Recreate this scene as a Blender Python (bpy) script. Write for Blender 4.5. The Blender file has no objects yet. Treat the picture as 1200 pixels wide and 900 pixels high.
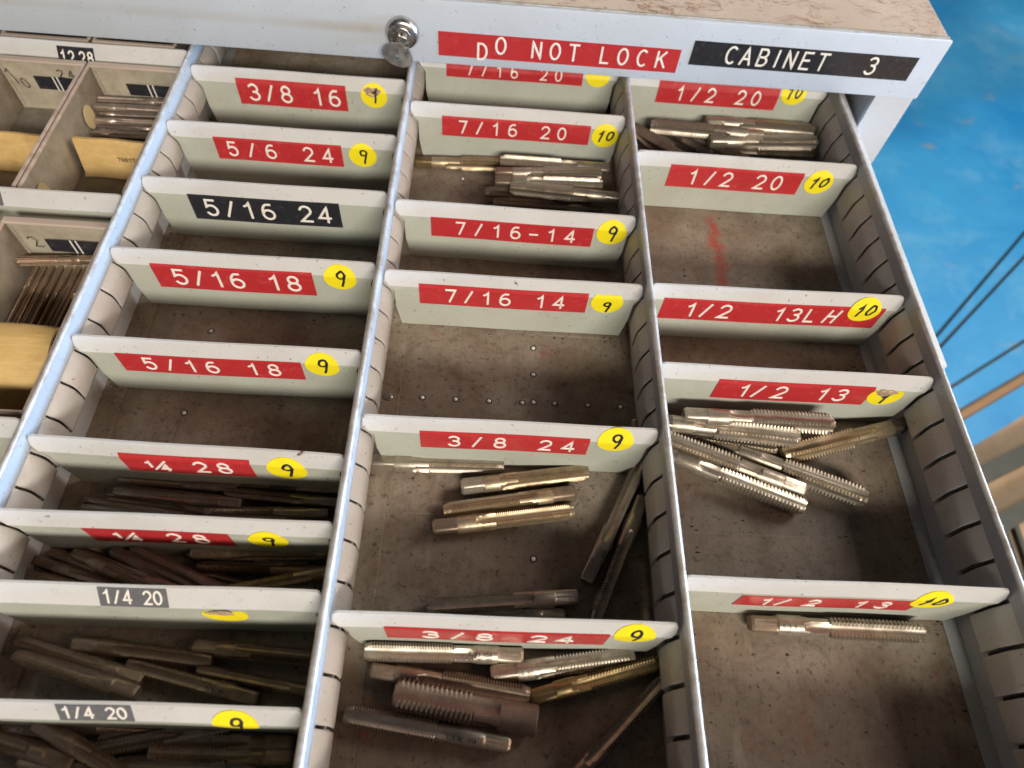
import bpy, math, random
import numpy as np
from mathutils import Vector, Matrix

random.seed(7)
C = bpy.context.scene.collection
SC = bpy.context.scene
U = 0.01            # every measure below is in centimetres

# ------------------------------------------------------------------ camera
cam_d = bpy.data.cameras.new('camera')
cam = bpy.data.objects.new('camera', cam_d)
C.objects.link(cam)
cam_d.sensor_width = 36.0
cam_d.lens = 36.0 * 800.8 / 1200.0
cam_d.clip_start = 0.01
cam_d.clip_end = 60.0
CM = Matrix(((0.997447, -0.052875, -0.048), (0.019749, 0.850174, -0.526131), (0.068628, 0.52384, 0.849047)))
cam.matrix_world = Matrix.Translation(Vector((21.372, -6.472, 34.638)) * U) @ CM.to_4x4()
cam_d.dof.use_dof = True
cam_d.dof.focus_distance = 0.37
cam_d.dof.aperture_fstop = 8.5
SC.camera = cam

# ------------------------------------------------------------------ world, lamps, exposure
w = bpy.data.worlds.new('World')
SC.world = w
w.use_nodes = True
bgn = w.node_tree.nodes['Background']
bgn.inputs[0].default_value = (0.80, 0.80, 0.86, 1)
bgn.inputs[1].default_value = 0.05


def area(name, pos, target, size, sizey, power, col):
    l = bpy.data.lights.new(name, 'AREA')
    l.shape = 'RECTANGLE'
    l.size = size
    l.size_y = sizey
    l.energy = power
    l.color = col
    o = bpy.data.objects.new(name, l)
    C.objects.link(o)
    o.location = pos
    d = (Vector(target) - Vector(pos)).normalized()
    o.rotation_euler = d.to_track_quat('-Z', 'Y').to_euler()
    return o


T0 = (0.22, 0.18, 0.0)
# the big doorway behind the photographer, a little to the right: the key light
kd = Vector((0.36, -1.45, 1.0)).normalized()
area('doorway_light', Vector(T0) + kd * 3.0, T0, 1.5, 0.42, 112, (1.0, 0.93, 0.82))
# warm work light high on the right
area('work_light', (2.5, -0.7, 1.7), T0, 0.8, 0.8, 16, (1.0, 0.64, 0.44))
# cool lamp set low on the right, grazing the upper wall faces
sl_ = area('low_side_light', (3.1, 0.15, 0.235), (0.15, 0.2, 0.045), 1.8, 0.10, 17, (0.36, 0.62, 1.0))
sl_.data.spread = math.radians(45)
area('background_fill_light', (2.6, 1.2, 1.6), (1.3, 1.2, -0.8), 1.2, 1.2, 50, (1.0, 0.95, 0.88))  # added lamp, brightens the blue boards and ground beyond; source unseen

vs = SC.view_settings
vs.view_transform = 'Standard'
vs.look = 'None'
vs.exposure = 0.0
vs.gamma = 1.0
SC.cycles.max_bounces = 7
SC.cycles.transparent_max_bounces = 16
SC.cycles.caustics_reflective = False
SC.cycles.caustics_refractive = False
SC.cycles.use_denoising = True


# ------------------------------------------------------------------ materials
class NT:
    def __init__(s, name):
        s.m = bpy.data.materials.new(name)
        s.m.use_nodes = True
        s.t = s.m.node_tree
        s.t.nodes.clear()
        s.out = s.n('ShaderNodeOutputMaterial')
        s.b = s.n('ShaderNodeBsdfPrincipled')
        s.l(s.b.outputs[0], s.out.inputs[0])
        s.tc = s.n('ShaderNodeTexCoord')

    def n(s, t, **k):
        x = s.t.nodes.new(t)
        for a, v in k.items():
            setattr(x, a, v)
        return x

    def l(s, a, b):
        s.t.links.new(a, b)

    def coords(s, scale=(1, 1, 1), world=False, offset=(0, 0, 0)):
        mp = s.n('ShaderNodeMapping')
        mp.inputs['Scale'].default_value = scale
        mp.inputs['Location'].default_value = offset
        if world:
            g = s.n('ShaderNodeNewGeometry')
            s.l(g.outputs['Position'], mp.inputs[0])
        else:
            oi = s.n('ShaderNodeObjectInfo')
            ad = s.n('ShaderNodeVectorMath', operation='ADD')
            mu = s.n('ShaderNodeMath', operation='MULTIPLY')
            mu.inputs[1].default_value = 7.3
            s.l(oi.outputs['Random'], mu.inputs[0])
            s.l(s.tc.outputs['Object'], ad.inputs[0])
            s.l(mu.outputs[0], ad.inputs[1])
            s.l(ad.outputs[0], mp.inputs[0])
        return mp.outputs[0]

    def noise(s, vec, scale, detail=6, rough=0.6, dist=0.0):
        x = s.n('ShaderNodeTexNoise')
        x.inputs['Scale'].default_value = scale
        x.inputs['Detail'].default_value = detail
        x.inputs['Roughness'].default_value = rough
        x.inputs['Distortion'].default_value = dist
        s.l(vec, x.inputs['Vector'])
        return x.outputs['Fac']

    def ramp(s, fac, a, b, ca=0.0, cb=1.0):
        x = s.n('ShaderNodeMapRange')
        x.inputs[1].default_value = a
        x.inputs[2].default_value = b
        x.inputs[3].default_value = ca
        x.inputs[4].default_value = cb
        s.l(fac, x.inputs[0])
        return x.outputs[0]

    def mul(s, a, b, op='MULTIPLY'):
        x = s.n('ShaderNodeMath', operation=op)
        for i, v in enumerate((a, b)):
            if isinstance(v, (int, float)):
                x.inputs[i].default_value = v
            else:
                s.l(v, x.inputs[i])
        return x.outputs[0]

    def mix(s, fac, a, b):
        x = s.n('ShaderNodeMix', data_type='RGBA')
        for i, v in ((0, fac), (6, a), (7, b)):
            if isinstance(v, (int, float)):
                x.inputs[i].default_value = v
            elif isinstance(v, tuple):
                x.inputs[i].default_value = (*v, 1)
            else:
                s.l(v, x.inputs[i])
        return x.outputs[2]

    def bump(s, h, strength=0.3, dist=0.0002):
        x = s.n('ShaderNodeBump')
        x.inputs['Strength'].default_value = strength
        x.inputs['Distance'].default_value = dist
        s.l(h, x.inputs['Height'])
        s.l(x.outputs[0], s.b.inputs['Normal'])

    def set(s, **k):
        for a, v in k.items():
            a = a.replace('_', ' ')
            if isinstance(v, tuple):
                s.b.inputs[a].default_value = (*v, 1)
            elif isinstance(v, (int, float)):
                s.b.inputs[a].default_value = v
            else:
                s.l(v, s.b.inputs[a])


def paint(name, col, grime=(0.16, 0.12, 0.08), amount=0.5, rough=0.38, chips=0.0, chipcol=(0.10, 0.05, 0.03), stain=0.25):
    m = NT(name)
    v = m.coords()
    big = m.ramp(m.noise(v, 22, 5, 0.6), 0.42, 0.78, 0, stain)
    c = m.mix(big, col, grime)
    fine = m.ramp(m.noise(v, 260, 3, 0.7), 0.62, 0.80, 0, amount)
    c = m.mix(fine, c, grime)
    sc = m.ramp(m.noise(m.coords((14, 60, 240)), 9, 4, 0.6), 0.66, 0.72, 0, 0.35 * amount)
    c = m.mix(sc, c, tuple(x * 0.35 for x in col))
    rub = m.ramp(m.noise(m.coords((10, 30, 55)), 3.2, 7, 0.75, 0.8), 0.60, 0.74, 0, amount)
    c = m.mix(rub, c, tuple(x * 0.72 + g_ * 0.25 for x, g_ in zip(col, grime)))
    spk = m.ramp(m.noise(v, 430, 2, 0.5), 0.70, 0.74, 0, min(1, amount * 1.6))
    c = m.mix(spk, c, (0.07, 0.05, 0.04))
    if chips > 0:
        ch = m.ramp(m.noise(v, 75, 8, 0.75, 0.6), 1 - chips, 1 - chips + 0.02)
        c = m.mix(ch, c, chipcol)
    m.set(Base_Color=c, Roughness=m.ramp(m.noise(v, 60, 5), 0.3, 0.7, rough - 0.1, rough + 0.18))
    m.bump(m.noise(v, 900, 3, 0.6), 0.12, 0.00012)
    return m.m


def steel(name, col, dirt, dirt_amt, rough, metal=0.9):
    m = NT(name)
    v = m.coords()
    n1 = m.ramp(m.noise(v, 90, 6, 0.7, 0.4), 0.50 - dirt_amt * 0.25, 0.72, 0, min(1.0, 0.25 + dirt_amt))
    c = m.mix(n1, col, dirt)
    n2 = m.ramp(m.noise(v, 700, 3, 0.7), 0.58, 0.74, 0, 0.7)
    c = m.mix(n2, c, tuple(x * 0.5 for x in dirt))
    oi = m.n('ShaderNodeObjectInfo')
    c = m.mix(m.ramp(oi.outputs['Random'], 0, 1, 0, 0.30), c, dirt)
    scr = m.noise(m.coords((60, 900, 900)), 1.0, 4, 0.6)
    m.set(Base_Color=c, Metallic=m.mul(m.ramp(n1, 0, 1, metal, metal * 0.45), 1.0),
          Roughness=m.ramp(scr, 0.3, 0.7, rough - 0.07, rough + 0.16))
    m.bump(m.noise(v, 1500, 3, 0.7), 0.15, 0.00008)
    return m.m


MAT = {}
MAT['divider'] = paint('divider_paint', (0.44, 0.455, 0.39), amount=0.42, rough=0.40, stain=0.24, chips=0.32)
MAT['lip'] = paint('divider_lip_lit_paint', (0.55, 0.545, 0.54), amount=0.36, rough=0.36, stain=0.18, chips=0.33)  # paler than the face: overhead reflection on the lip put into the colour
MAT['wall'] = paint('wall_paint', (0.37, 0.38, 0.385), amount=0.55, rough=0.34, stain=0.2)
MAT['tab'] = paint('slot_tab_paint', (0.445, 0.42, 0.395), grime=(0.22, 0.14, 0.09), amount=0.5, rough=0.36, stain=0.3)
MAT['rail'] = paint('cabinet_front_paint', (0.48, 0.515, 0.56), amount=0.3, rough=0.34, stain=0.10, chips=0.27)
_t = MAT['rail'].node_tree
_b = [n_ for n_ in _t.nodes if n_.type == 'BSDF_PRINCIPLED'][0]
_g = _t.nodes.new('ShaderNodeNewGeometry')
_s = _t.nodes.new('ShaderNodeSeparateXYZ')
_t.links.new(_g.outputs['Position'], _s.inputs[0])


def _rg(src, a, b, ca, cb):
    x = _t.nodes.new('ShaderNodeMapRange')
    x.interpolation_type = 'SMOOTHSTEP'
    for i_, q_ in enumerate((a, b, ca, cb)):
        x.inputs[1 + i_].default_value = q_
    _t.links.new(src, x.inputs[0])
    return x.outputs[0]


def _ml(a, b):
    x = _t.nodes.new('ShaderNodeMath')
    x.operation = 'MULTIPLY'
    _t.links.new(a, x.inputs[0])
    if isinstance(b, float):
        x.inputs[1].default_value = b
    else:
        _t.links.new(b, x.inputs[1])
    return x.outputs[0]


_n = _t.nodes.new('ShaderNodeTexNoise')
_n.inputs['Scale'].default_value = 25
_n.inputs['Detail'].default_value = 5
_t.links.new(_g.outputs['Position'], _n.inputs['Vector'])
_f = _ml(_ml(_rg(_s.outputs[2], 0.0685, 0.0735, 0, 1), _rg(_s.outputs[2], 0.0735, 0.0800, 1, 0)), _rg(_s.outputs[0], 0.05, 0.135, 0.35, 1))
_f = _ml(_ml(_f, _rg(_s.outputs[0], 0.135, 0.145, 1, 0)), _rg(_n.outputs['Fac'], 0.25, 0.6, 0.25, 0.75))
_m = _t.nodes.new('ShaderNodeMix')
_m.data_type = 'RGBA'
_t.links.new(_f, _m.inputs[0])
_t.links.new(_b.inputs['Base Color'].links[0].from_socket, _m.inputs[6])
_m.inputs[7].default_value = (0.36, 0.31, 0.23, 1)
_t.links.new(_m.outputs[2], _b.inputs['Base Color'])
MAT['top'] = paint('cabinet_top_paint', (0.40, 0.31, 0.22), grime=(0.20, 0.10, 0.05), amount=0.5, rough=0.5, chips=0.40,
                   chipcol=(0.12, 0.045, 0.025), stain=0.4)

m = NT('cabinet_top_paint_scratched')
v = m.coords((1, 1, 1), True)
c = m.mix(m.ramp(m.noise(v, 12, 6, 0.6), 0.4, 0.7), (0.66, 0.55, 0.46), (0.54, 0.44, 0.36))
rust = m.mul(m.ramp(m.noise(m.coords((1, 1.8, 1), True), 48, 10, 0.85, 1.6), 0.52, 0.57), m.ramp(m.noise(v, 8.0, 2), 0.50, 0.60))
c = m.mix(m.mul(rust, 0.8), c, (0.20, 0.075, 0.03))
thin = m.n('ShaderNodeTexVoronoi', feature='DISTANCE_TO_EDGE')
thin.inputs['Scale'].default_value = 22
nd = m.n('ShaderNodeMix', data_type='RGBA')
nd.inputs[0].default_value = 0.25
m.l(m.coords((1, 2, 1), True), nd.inputs[6])
nz = m.n('ShaderNodeTexNoise')
nz.inputs['Scale'].default_value = 40
m.l(v, nz.inputs['Vector'])
m.l(nz.outputs['Color'], nd.inputs[7])
m.l(nd.outputs[2], thin.inputs['Vector'])
crk = m.mul(m.ramp(thin.outputs[0], 0.0, 0.012, 1, 0), m.ramp(m.noise(v, 16, 3), 0.54, 0.60))
c = m.mix(m.mul(crk, 0.8), c, (0.09, 0.05, 0.03))
c = m.mix(m.ramp(m.noise(v, 420, 3, 0.7), 0.66, 0.72, 0, 0.7), c, (0.10, 0.055, 0.035))
m.set(Base_Color=c, Roughness=0.5)
m.bump(m.noise(v, 600, 4), 0.2, 0.0002)
MAT['top'] = m.m
MAT['alu'] = paint('runner_paint', (0.62, 0.62, 0.62), amount=0.4, rough=0.3, stain=0.2)

# rim: bright worn sheet edge
m = NT('worn_rim')
v = m.coords((1, 1, 1), True)
c = m.mix(m.ramp(m.noise(v, 60, 6, 0.7), 0.45, 0.65), (0.50, 0.485, 0.47), (0.30, 0.25, 0.20))
m.set(Base_Color=c, Metallic=0.2, Roughness=0.3)
MAT['rim'] = m.m

# drawer floor: brown oily sheet with scratches and red paint smears
m = NT('oily_drawer_floor')
v = m.coords((1, 1, 1), True)
c = m.mix(m.ramp(m.noise(v, 17, 8, 0.68, 0.4), 0.38, 0.62), (0.29, 0.245, 0.19), (0.185, 0.135, 0.095))
c = m.mix(m.ramp(m.noise(v, 48, 9, 0.8, 0.5), 0.48, 0.64, 0, 0.5), c, (0.085, 0.055, 0.036))
c = m.mix(m.ramp(m.noise(v, 7, 4, 0.6), 0.50, 0.66, 0, 0.4), c, (0.13, 0.07, 0.045))
c = m.mix(m.ramp(m.noise(v, 260, 5, 0.75), 0.56, 0.66, 0, 0.8), c, (0.05, 0.032, 0.022))
c = m.mix(m.ramp(m.noise(v, 700, 3, 0.6), 0.64, 0.70, 0, 0.8), c, (0.02, 0.014, 0.010))
vs2 = m.coords((40, 9, 1), True)
c = m.mix(m.ramp(m.noise(vs2, 1.6, 5, 0.6), 0.60, 0.70, 0, 0.45), c, (0.34, 0.30, 0.25))
sg = m.coords((260, 14, 1), True)
c = m.mix(m.ramp(m.noise(sg, 1.0, 5, 0.7, 0.5), 0.58, 0.72, 0, 0.35), c, (0.08, 0.055, 0.04))
hl = m.coords((7, 420, 1), True)
c = m.mix(m.ramp(m.noise(hl, 1.0, 4, 0.6, 0.8), 0.69, 0.73, 0, 0.35), c, (0.42, 0.36, 0.30))
red = m.mul(m.ramp(m.noise(m.coords((1, 0.45, 1), True, (3.1, 0, 0)), 34, 6, 0.7), 0.60, 0.70), m.ramp(m.noise(v, 9, 2), 0.46, 0.60))
c = m.mix(m.mul(red, 0.55), c, (0.30, 0.035, 0.025))
# one spilled streak in the empty right hand compartment
geo = m.n('ShaderNodeNewGeometry')
sx = m.n('ShaderNodeSeparateXYZ')
m.l(geo.outputs['Position'], sx.inputs[0])
wob = m.mul(m.mul(m.noise(v, 30, 3), 0.5, 'SUBTRACT'), 0.022)
dx = m.mul(m.mul(m.mul(sx.outputs[0], 0.3745, 'SUBTRACT'), wob, 'ADD'), 0.0, 'ADD')
ax = m.mul(dx, 0.0, 'ADD')
ab = m.n('ShaderNodeMath', operation='ABSOLUTE')
m.l(ax, ab.inputs[0])
st = m.mul(m.ramp(ab.outputs[0], 0.0015, 0.0065, 1, 0), m.ramp(sx.outputs[1], 0.225, 0.24, 0, 1))
st = m.mul(st, m.ramp(sx.outputs[1], 0.295, 0.305, 1, 0))
st = m.mul(st, m.ramp(m.noise(v, 160, 7, 0.8), 0.42, 0.52, 0.05, 0.85))
c = m.mix(st, c, (0.34, 0.045, 0.03))
m.set(Base_Color=c, Roughness=m.ramp(m.noise(v, 40, 6), 0.3, 0.7, 0.34, 0.62), Specular_IOR_Level=0.4)
m.bump(m.noise(v, 420, 6, 0.75), 0.45, 0.0003)
MAT['floor'] = m.m


def tape(name, col):
    m = NT(name)
    v = m.coords()
    c = m.mix(m.ramp(m.noise(v, 260, 4, 0.7), 0.57, 0.72, 0, 0.45), col, tuple(min(1, x * 1.4 + 0.07) for x in col))
    c = m.mix(m.ramp(m.noise(v, 60, 4, 0.7), 0.55, 0.8, 0, 0.4), c, tuple(x * 0.6 for x in col))
    m.set(Base_Color=c, Roughness=m.ramp(m.noise(v, 100, 4), 0.3, 0.7, 0.22, 0.42))
    m.bump(m.noise(v, 150, 3), 0.1, 0.0003)
    return m.m


MAT['red'] = tape('red_embossing_tape', (0.45, 0.030, 0.034))
MAT['black'] = tape('black_embossing_tape', (0.022, 0.022, 0.028))
MAT['grey'] = tape('faded_black_tape', (0.12, 0.12, 0.13))
m = NT('white_letters')
v = m.coords()
m.set(Base_Color=m.mix(m.ramp(m.noise(v, 600, 3), 0.55, 0.75, 0, 0.35), (0.80, 0.77, 0.71), (0.62, 0.40, 0.34)), Roughness=0.45)
MAT['white'] = m.m
m = NT('yellow_sticker_paper')
v = m.coords()
m.set(Base_Color=m.mix(m.ramp(m.noise(v, 120, 4), 0.5, 0.8, 0, 0.35), (0.86, 0.72, 0.012), (0.62, 0.46, 0.02)), Roughness=0.55)
MAT['yellow'] = m.m
m = NT('torn_sticker_backing')
v = m.coords()
m.set(Base_Color=m.mix(m.ramp(m.noise(v, 300, 5, 0.7), 0.4, 0.65), (0.50, 0.36, 0.24), (0.20, 0.13, 0.09)), Roughness=0.8)
MAT['torn'] = m.m
m = NT('marker_ink')
v = m.coords()
m.set(Base_Color=m.mix(m.ramp(m.noise(v, 300, 3), 0.5, 0.8), (0.018, 0.018, 0.022), (0.06, 0.055, 0.05)), Roughness=0.4)
MAT['ink'] = m.m

MAT['bright'] = steel('bright_steel', (0.54, 0.485, 0.40), (0.15, 0.105, 0.065), 0.5, 0.36)
MAT['brassy'] = steel('warm_worn_steel', (0.56, 0.46, 0.31), (0.18, 0.115, 0.06), 0.55, 0.38)
MAT['gold'] = steel('gold_coated_steel', (0.36, 0.26, 0.12), (0.11, 0.075, 0.04), 0.6, 0.38)
MAT['brown'] = steel('oily_brown_steel', (0.36, 0.27, 0.195), (0.10, 0.066, 0.045), 0.5, 0.36, 0.75)
MAT['dark'] = steel('black_oxide_steel', (0.30, 0.255, 0.21), (0.085, 0.065, 0.048), 0.4, 0.30, 0.8)
MAT['dull'] = steel('dull_grey_steel', (0.42, 0.365, 0.30), (0.13, 0.095, 0.065), 0.45, 0.34)
MAT['rust'] = steel('rusty_steel', (0.25, 0.19, 0.15), (0.10, 0.068, 0.05), 0.7, 0.52, 0.55)
MAT['steel'] = steel('slim_steel', (0.58, 0.48, 0.41), (0.15, 0.10, 0.08), 0.5, 0.34)
MAT['copper'] = steel('coppery_steel', (0.64, 0.47, 0.33), (0.18, 0.105, 0.07), 0.5, 0.34)
m = NT('chrome')
v = m.coords()
m.set(Base_Color=m.mix(m.ramp(m.noise(v, 200, 4), 0.55, 0.75), (0.60, 0.58, 0.56), (0.30, 0.24, 0.19)), Metallic=1.0, Roughness=m.ramp(m.noise(v, 150, 4), 0.3, 0.7, 0.22, 0.40))
MAT['chrome'] = m.m
m = NT('lit_hole_white')  # white painted for the light showing through the floor holes
v = m.coords()
m.set(Base_Color=m.mix(m.ramp(m.noise(v, 400, 3), 0.5, 0.8), (0.88, 0.87, 0.84), (0.6, 0.55, 0.5)), Metallic=0.2, Roughness=0.3)
MAT['lit_floor_hole'] = m.m
m = NT('dark_gap')
v = m.coords()
m.set(Base_Color=m.mix(m.noise(v, 60, 3), (0.02, 0.018, 0.016), (0.05, 0.045, 0.04)), Roughness=0.7)
MAT['gap'] = m.m


def plastic(name, tint, opac):
    m = NT(name)
    v = m.coords()
    tr = m.n('ShaderNodeBsdfTransparent')
    tr.inputs[0].default_value = (*tint, 1)
    c = m.mix(m.ramp(m.noise(v, 90, 5, 0.7), 0.4, 0.7), (0.60, 0.55, 0.46), (0.42, 0.37, 0.30))
    m.set(Base_Color=c, Roughness=0.22)
    mx = m.n('ShaderNodeMixShader')
    haze = m.ramp(m.noise(v, 70, 6, 0.7), 0.35, 0.7, opac * 0.6, opac * 1.4)
    fr = m.n('ShaderNodeFresnel')
    fr.inputs[0].default_value = 1.45
    m.l(m.mul(haze, fr.outputs[0], 'ADD'), mx.inputs[0])
    m.l(tr.outputs[0], mx.inputs[1])
    m.l(m.b.outputs[0], mx.inputs[2])
    m.l(mx.outputs[0], m.out.inputs[0])
    return m.m


MAT['clear'] = plastic('clear_plastic', (0.96, 0.94, 0.90), 0.22)
m = NT('plastic_rim')
v = m.coords()
m.set(Base_Color=m.mix(m.ramp(m.noise(m.coords((3, 90, 90)), 1.5, 4), 0.4, 0.65), (0.66, 0.54, 0.46), (0.46, 0.35, 0.29)), Roughness=0.25, Transmission_Weight=0.15)
MAT['binrim'] = m.m
m = NT('kraft_paper')
v = m.coords()
fib = m.noise(m.coords((30, 200, 60)), 1.5, 6, 0.7)
c = m.mix(m.ramp(fib, 0.35, 0.65), (0.62, 0.42, 0.17), (0.48, 0.31, 0.11))
c = m.mix(m.ramp(m.noise(v, 35, 6, 0.7), 0.52, 0.75, 0, 0.55), c, (0.28, 0.14, 0.04))
m.set(Base_Color=c, Roughness=0.65)
m.bump(m.noise(v, 120, 6, 0.7), 0.5, 0.0006)
MAT['kraft'] = m.m

m = NT('blue_painted_boards')
v = m.coords((1, 1, 1), True)
c = m.mix(m.ramp(m.noise(v, 2.2, 6, 0.6), 0.35, 0.7), (0.012, 0.25, 0.62), (0.055, 0.40, 0.76))
c = m.mix(m.ramp(m.noise(v, 4.5, 8, 0.72, 0.3), 0.50, 0.66, 0, 0.5), c, (0.20, 0.50, 0.76))
c = m.mix(m.ramp(m.noise(m.coords((1, 1.6, 1), True, (4, 2, 0)), 7.5, 9, 0.75, 0.6), 0.60, 0.66, 0, 0.65), c, (0.34, 0.30, 0.22))
c = m.mix(m.ramp(m.noise(v, 1.3, 3, 0.5), 0.50, 0.62, 0, 0.35), c, (0.02, 0.12, 0.24))
c = m.mix(m.ramp(m.noise(v, 30, 6, 0.7), 0.68, 0.72, 0, 0.8), c, (0.08, 0.09, 0.10))
m.set(Base_Color=c, Roughness=m.ramp(m.noise(v, 6, 4), 0.3, 0.7, 0.35, 0.6))
m.bump(m.noise(v, 40, 5), 0.3, 0.001)
MAT['blue'] = m.m
m = NT('sandy_ground')
v = m.coords((1, 1, 1), True)
c = m.mix(m.ramp(m.noise(v, 5, 8, 0.7), 0.35, 0.7), (0.56, 0.41, 0.26), (0.38, 0.26, 0.16))
c = m.mix(m.ramp(m.noise(v, 80, 5, 0.7), 0.55, 0.7, 0, 0.6), c, (0.55, 0.44, 0.30))
m.set(Base_Color=c, Roughness=0.85)
m.bump(m.noise(v, 90, 6), 0.6, 0.003)
MAT['ground'] = m.m
m = NT('tan_wood')
v = m.coords((1, 8, 8))
m.set(Base_Color=m.mix(m.noise(v, 8, 6, 0.6), (0.42, 0.24, 0.11), (0.24, 0.13, 0.06)), Roughness=0.6)
MAT['wood'] = m.m
m = NT('green_painted_iron')
v = m.coords()
m.set(Base_Color=m.mix(m.ramp(m.noise(v, 25, 6, 0.7), 0.5, 0.7), (0.020, 0.027, 0.014), (0.06, 0.045, 0.028)), Roughness=0.5)
MAT['green'] = m.m


# ------------------------------------------------------------------ mesh helpers
def mesh_data(name, verts, faces, mat, smooth=None, mats=None, fmat=None):
    me = bpy.data.meshes.new(name)
    me.from_pydata([(a * U, b * U, c * U) for a, b, c in verts], [], faces)
    me.update()
    for mm in (mats or [mat]):
        me.materials.append(mm)
    if fmat:
        me.polygons.foreach_set('material_index', fmat)
    if smooth is not None:
        me.polygons.foreach_set('use_smooth', [True] * len(me.polygons))
        me.set_sharp_from_angle(angle=math.radians(smooth))
    return me


def link(name, me, parent=None, loc=(0, 0, 0), rot=(0, 0, 0)):
    o = bpy.data.objects.new(name, me)
    C.objects.link(o)
    o.location = [x * U for x in loc]
    o.rotation_euler = rot
    if parent is not None:
        o.parent = parent
    return o


def empty(name, loc=(0, 0, 0), rot=(0, 0, 0)):
    return link(name, None, None, loc, rot)


def tag(o, label=None, cat=None, group=None, kind=None):
    if label:
        o['label'] = label
    if cat:
        o['category'] = cat
    if group:
        o['group'] = group
    if kind:
        o['kind'] = kind
    return o


class MB:
    def __init__(s):
        s.v, s.f = [], []

    def add(s, v, f):
        n = len(s.v)
        s.v += [tuple(x) for x in v]
        s.f += [tuple(i + n for i in q) for q in f]
        return s

    def box(s, x0, y0, z0, x1, y1, z1, b=0.0):
        if b <= 0:
            v = [(x, y, z) for z in (z0, z1) for y in (y0, y1) for x in (x0, x1)]
            return s.add(v, [(0, 2, 3, 1), (4, 5, 7, 6), (0, 1, 5, 4), (2, 6, 7, 3), (0, 4, 6, 2), (1, 3, 7, 5)])
        # box with a chamfered edge all round
        import bmesh
        bm = bmesh.new()
        bmesh.ops.create_cube(bm, size=1)
        for q in bm.verts:
            q.co = ((x0 + x1) / 2 + q.co.x * (x1 - x0), (y0 + y1) / 2 + q.co.y * (y1 - y0), (z0 + z1) / 2 + q.co.z * (z1 - z0))
        bmesh.ops.bevel(bm, geom=list(bm.edges), offset=b, segments=2, affect='EDGES', profile=0.5)
        bm.verts.index_update()
        s.add([tuple(q.co) for q in bm.verts], [[q.index for q in f.verts] for f in bm.faces])
        bm.free()
        return s

    def bar(s, a, b, wd, ht):
        a, b = Vector(a), Vector(b)
        d = (b - a).normalized()
        up = Vector((0, 0, 1)) if abs(d.z) < 0.9 else Vector((1, 0, 0))
        sd = d.cross(up).normalized() * wd / 2
        u = sd.cross(d).normalized() * ht / 2
        v = [p + x * sd + y * u for p in (a, b) for x, y in ((-1, -1), (1, -1), (1, 1), (-1, 1))]
        return s.add(v, [(0, 1, 2, 3), (7, 6, 5, 4), (0, 4, 5, 1), (1, 5, 6, 2), (2, 6, 7, 3), (3, 7, 4, 0)])

    def sweep_y(s, prof, y0, y1, closed=True):
        """prof: closed outline of (x, z); pushed from y0 to y1 and capped"""
        n = len(prof)
        v = [(x, y0, z) for x, z in prof] + [(x, y1, z) for x, z in prof]
        f = [(i, (i + 1) % n, n + (i + 1) % n, n + i) for i in range(n)]
        f += [tuple(range(n))[::-1], tuple(range(n, 2 * n))]
        return s.add(v, f)

    def build(s, name, mat, parent=None, loc=(0, 0, 0), rot=(0, 0, 0), smooth=None):
        return link(name, mesh_data(name, s.v, s.f, mat, smooth), parent, loc, rot)


def recalc(me):
    import bmesh
    bm = bmesh.new()
    bm.from_mesh(me)
    bmesh.ops.recalc_face_normals(bm, faces=bm.faces)
    bm.to_mesh(me)
    bm.free()


# ------------------------------------------------------------------ stroke lettering
def arc(cx, cy, rx, ry, a0, a1, n=12):
    return [(cx + rx * math.cos(math.radians(a0 + (a1 - a0) * i / n)), cy + ry * math.sin(math.radians(a0 + (a1 - a0) * i / n))) for i in range(n + 1)]


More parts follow.
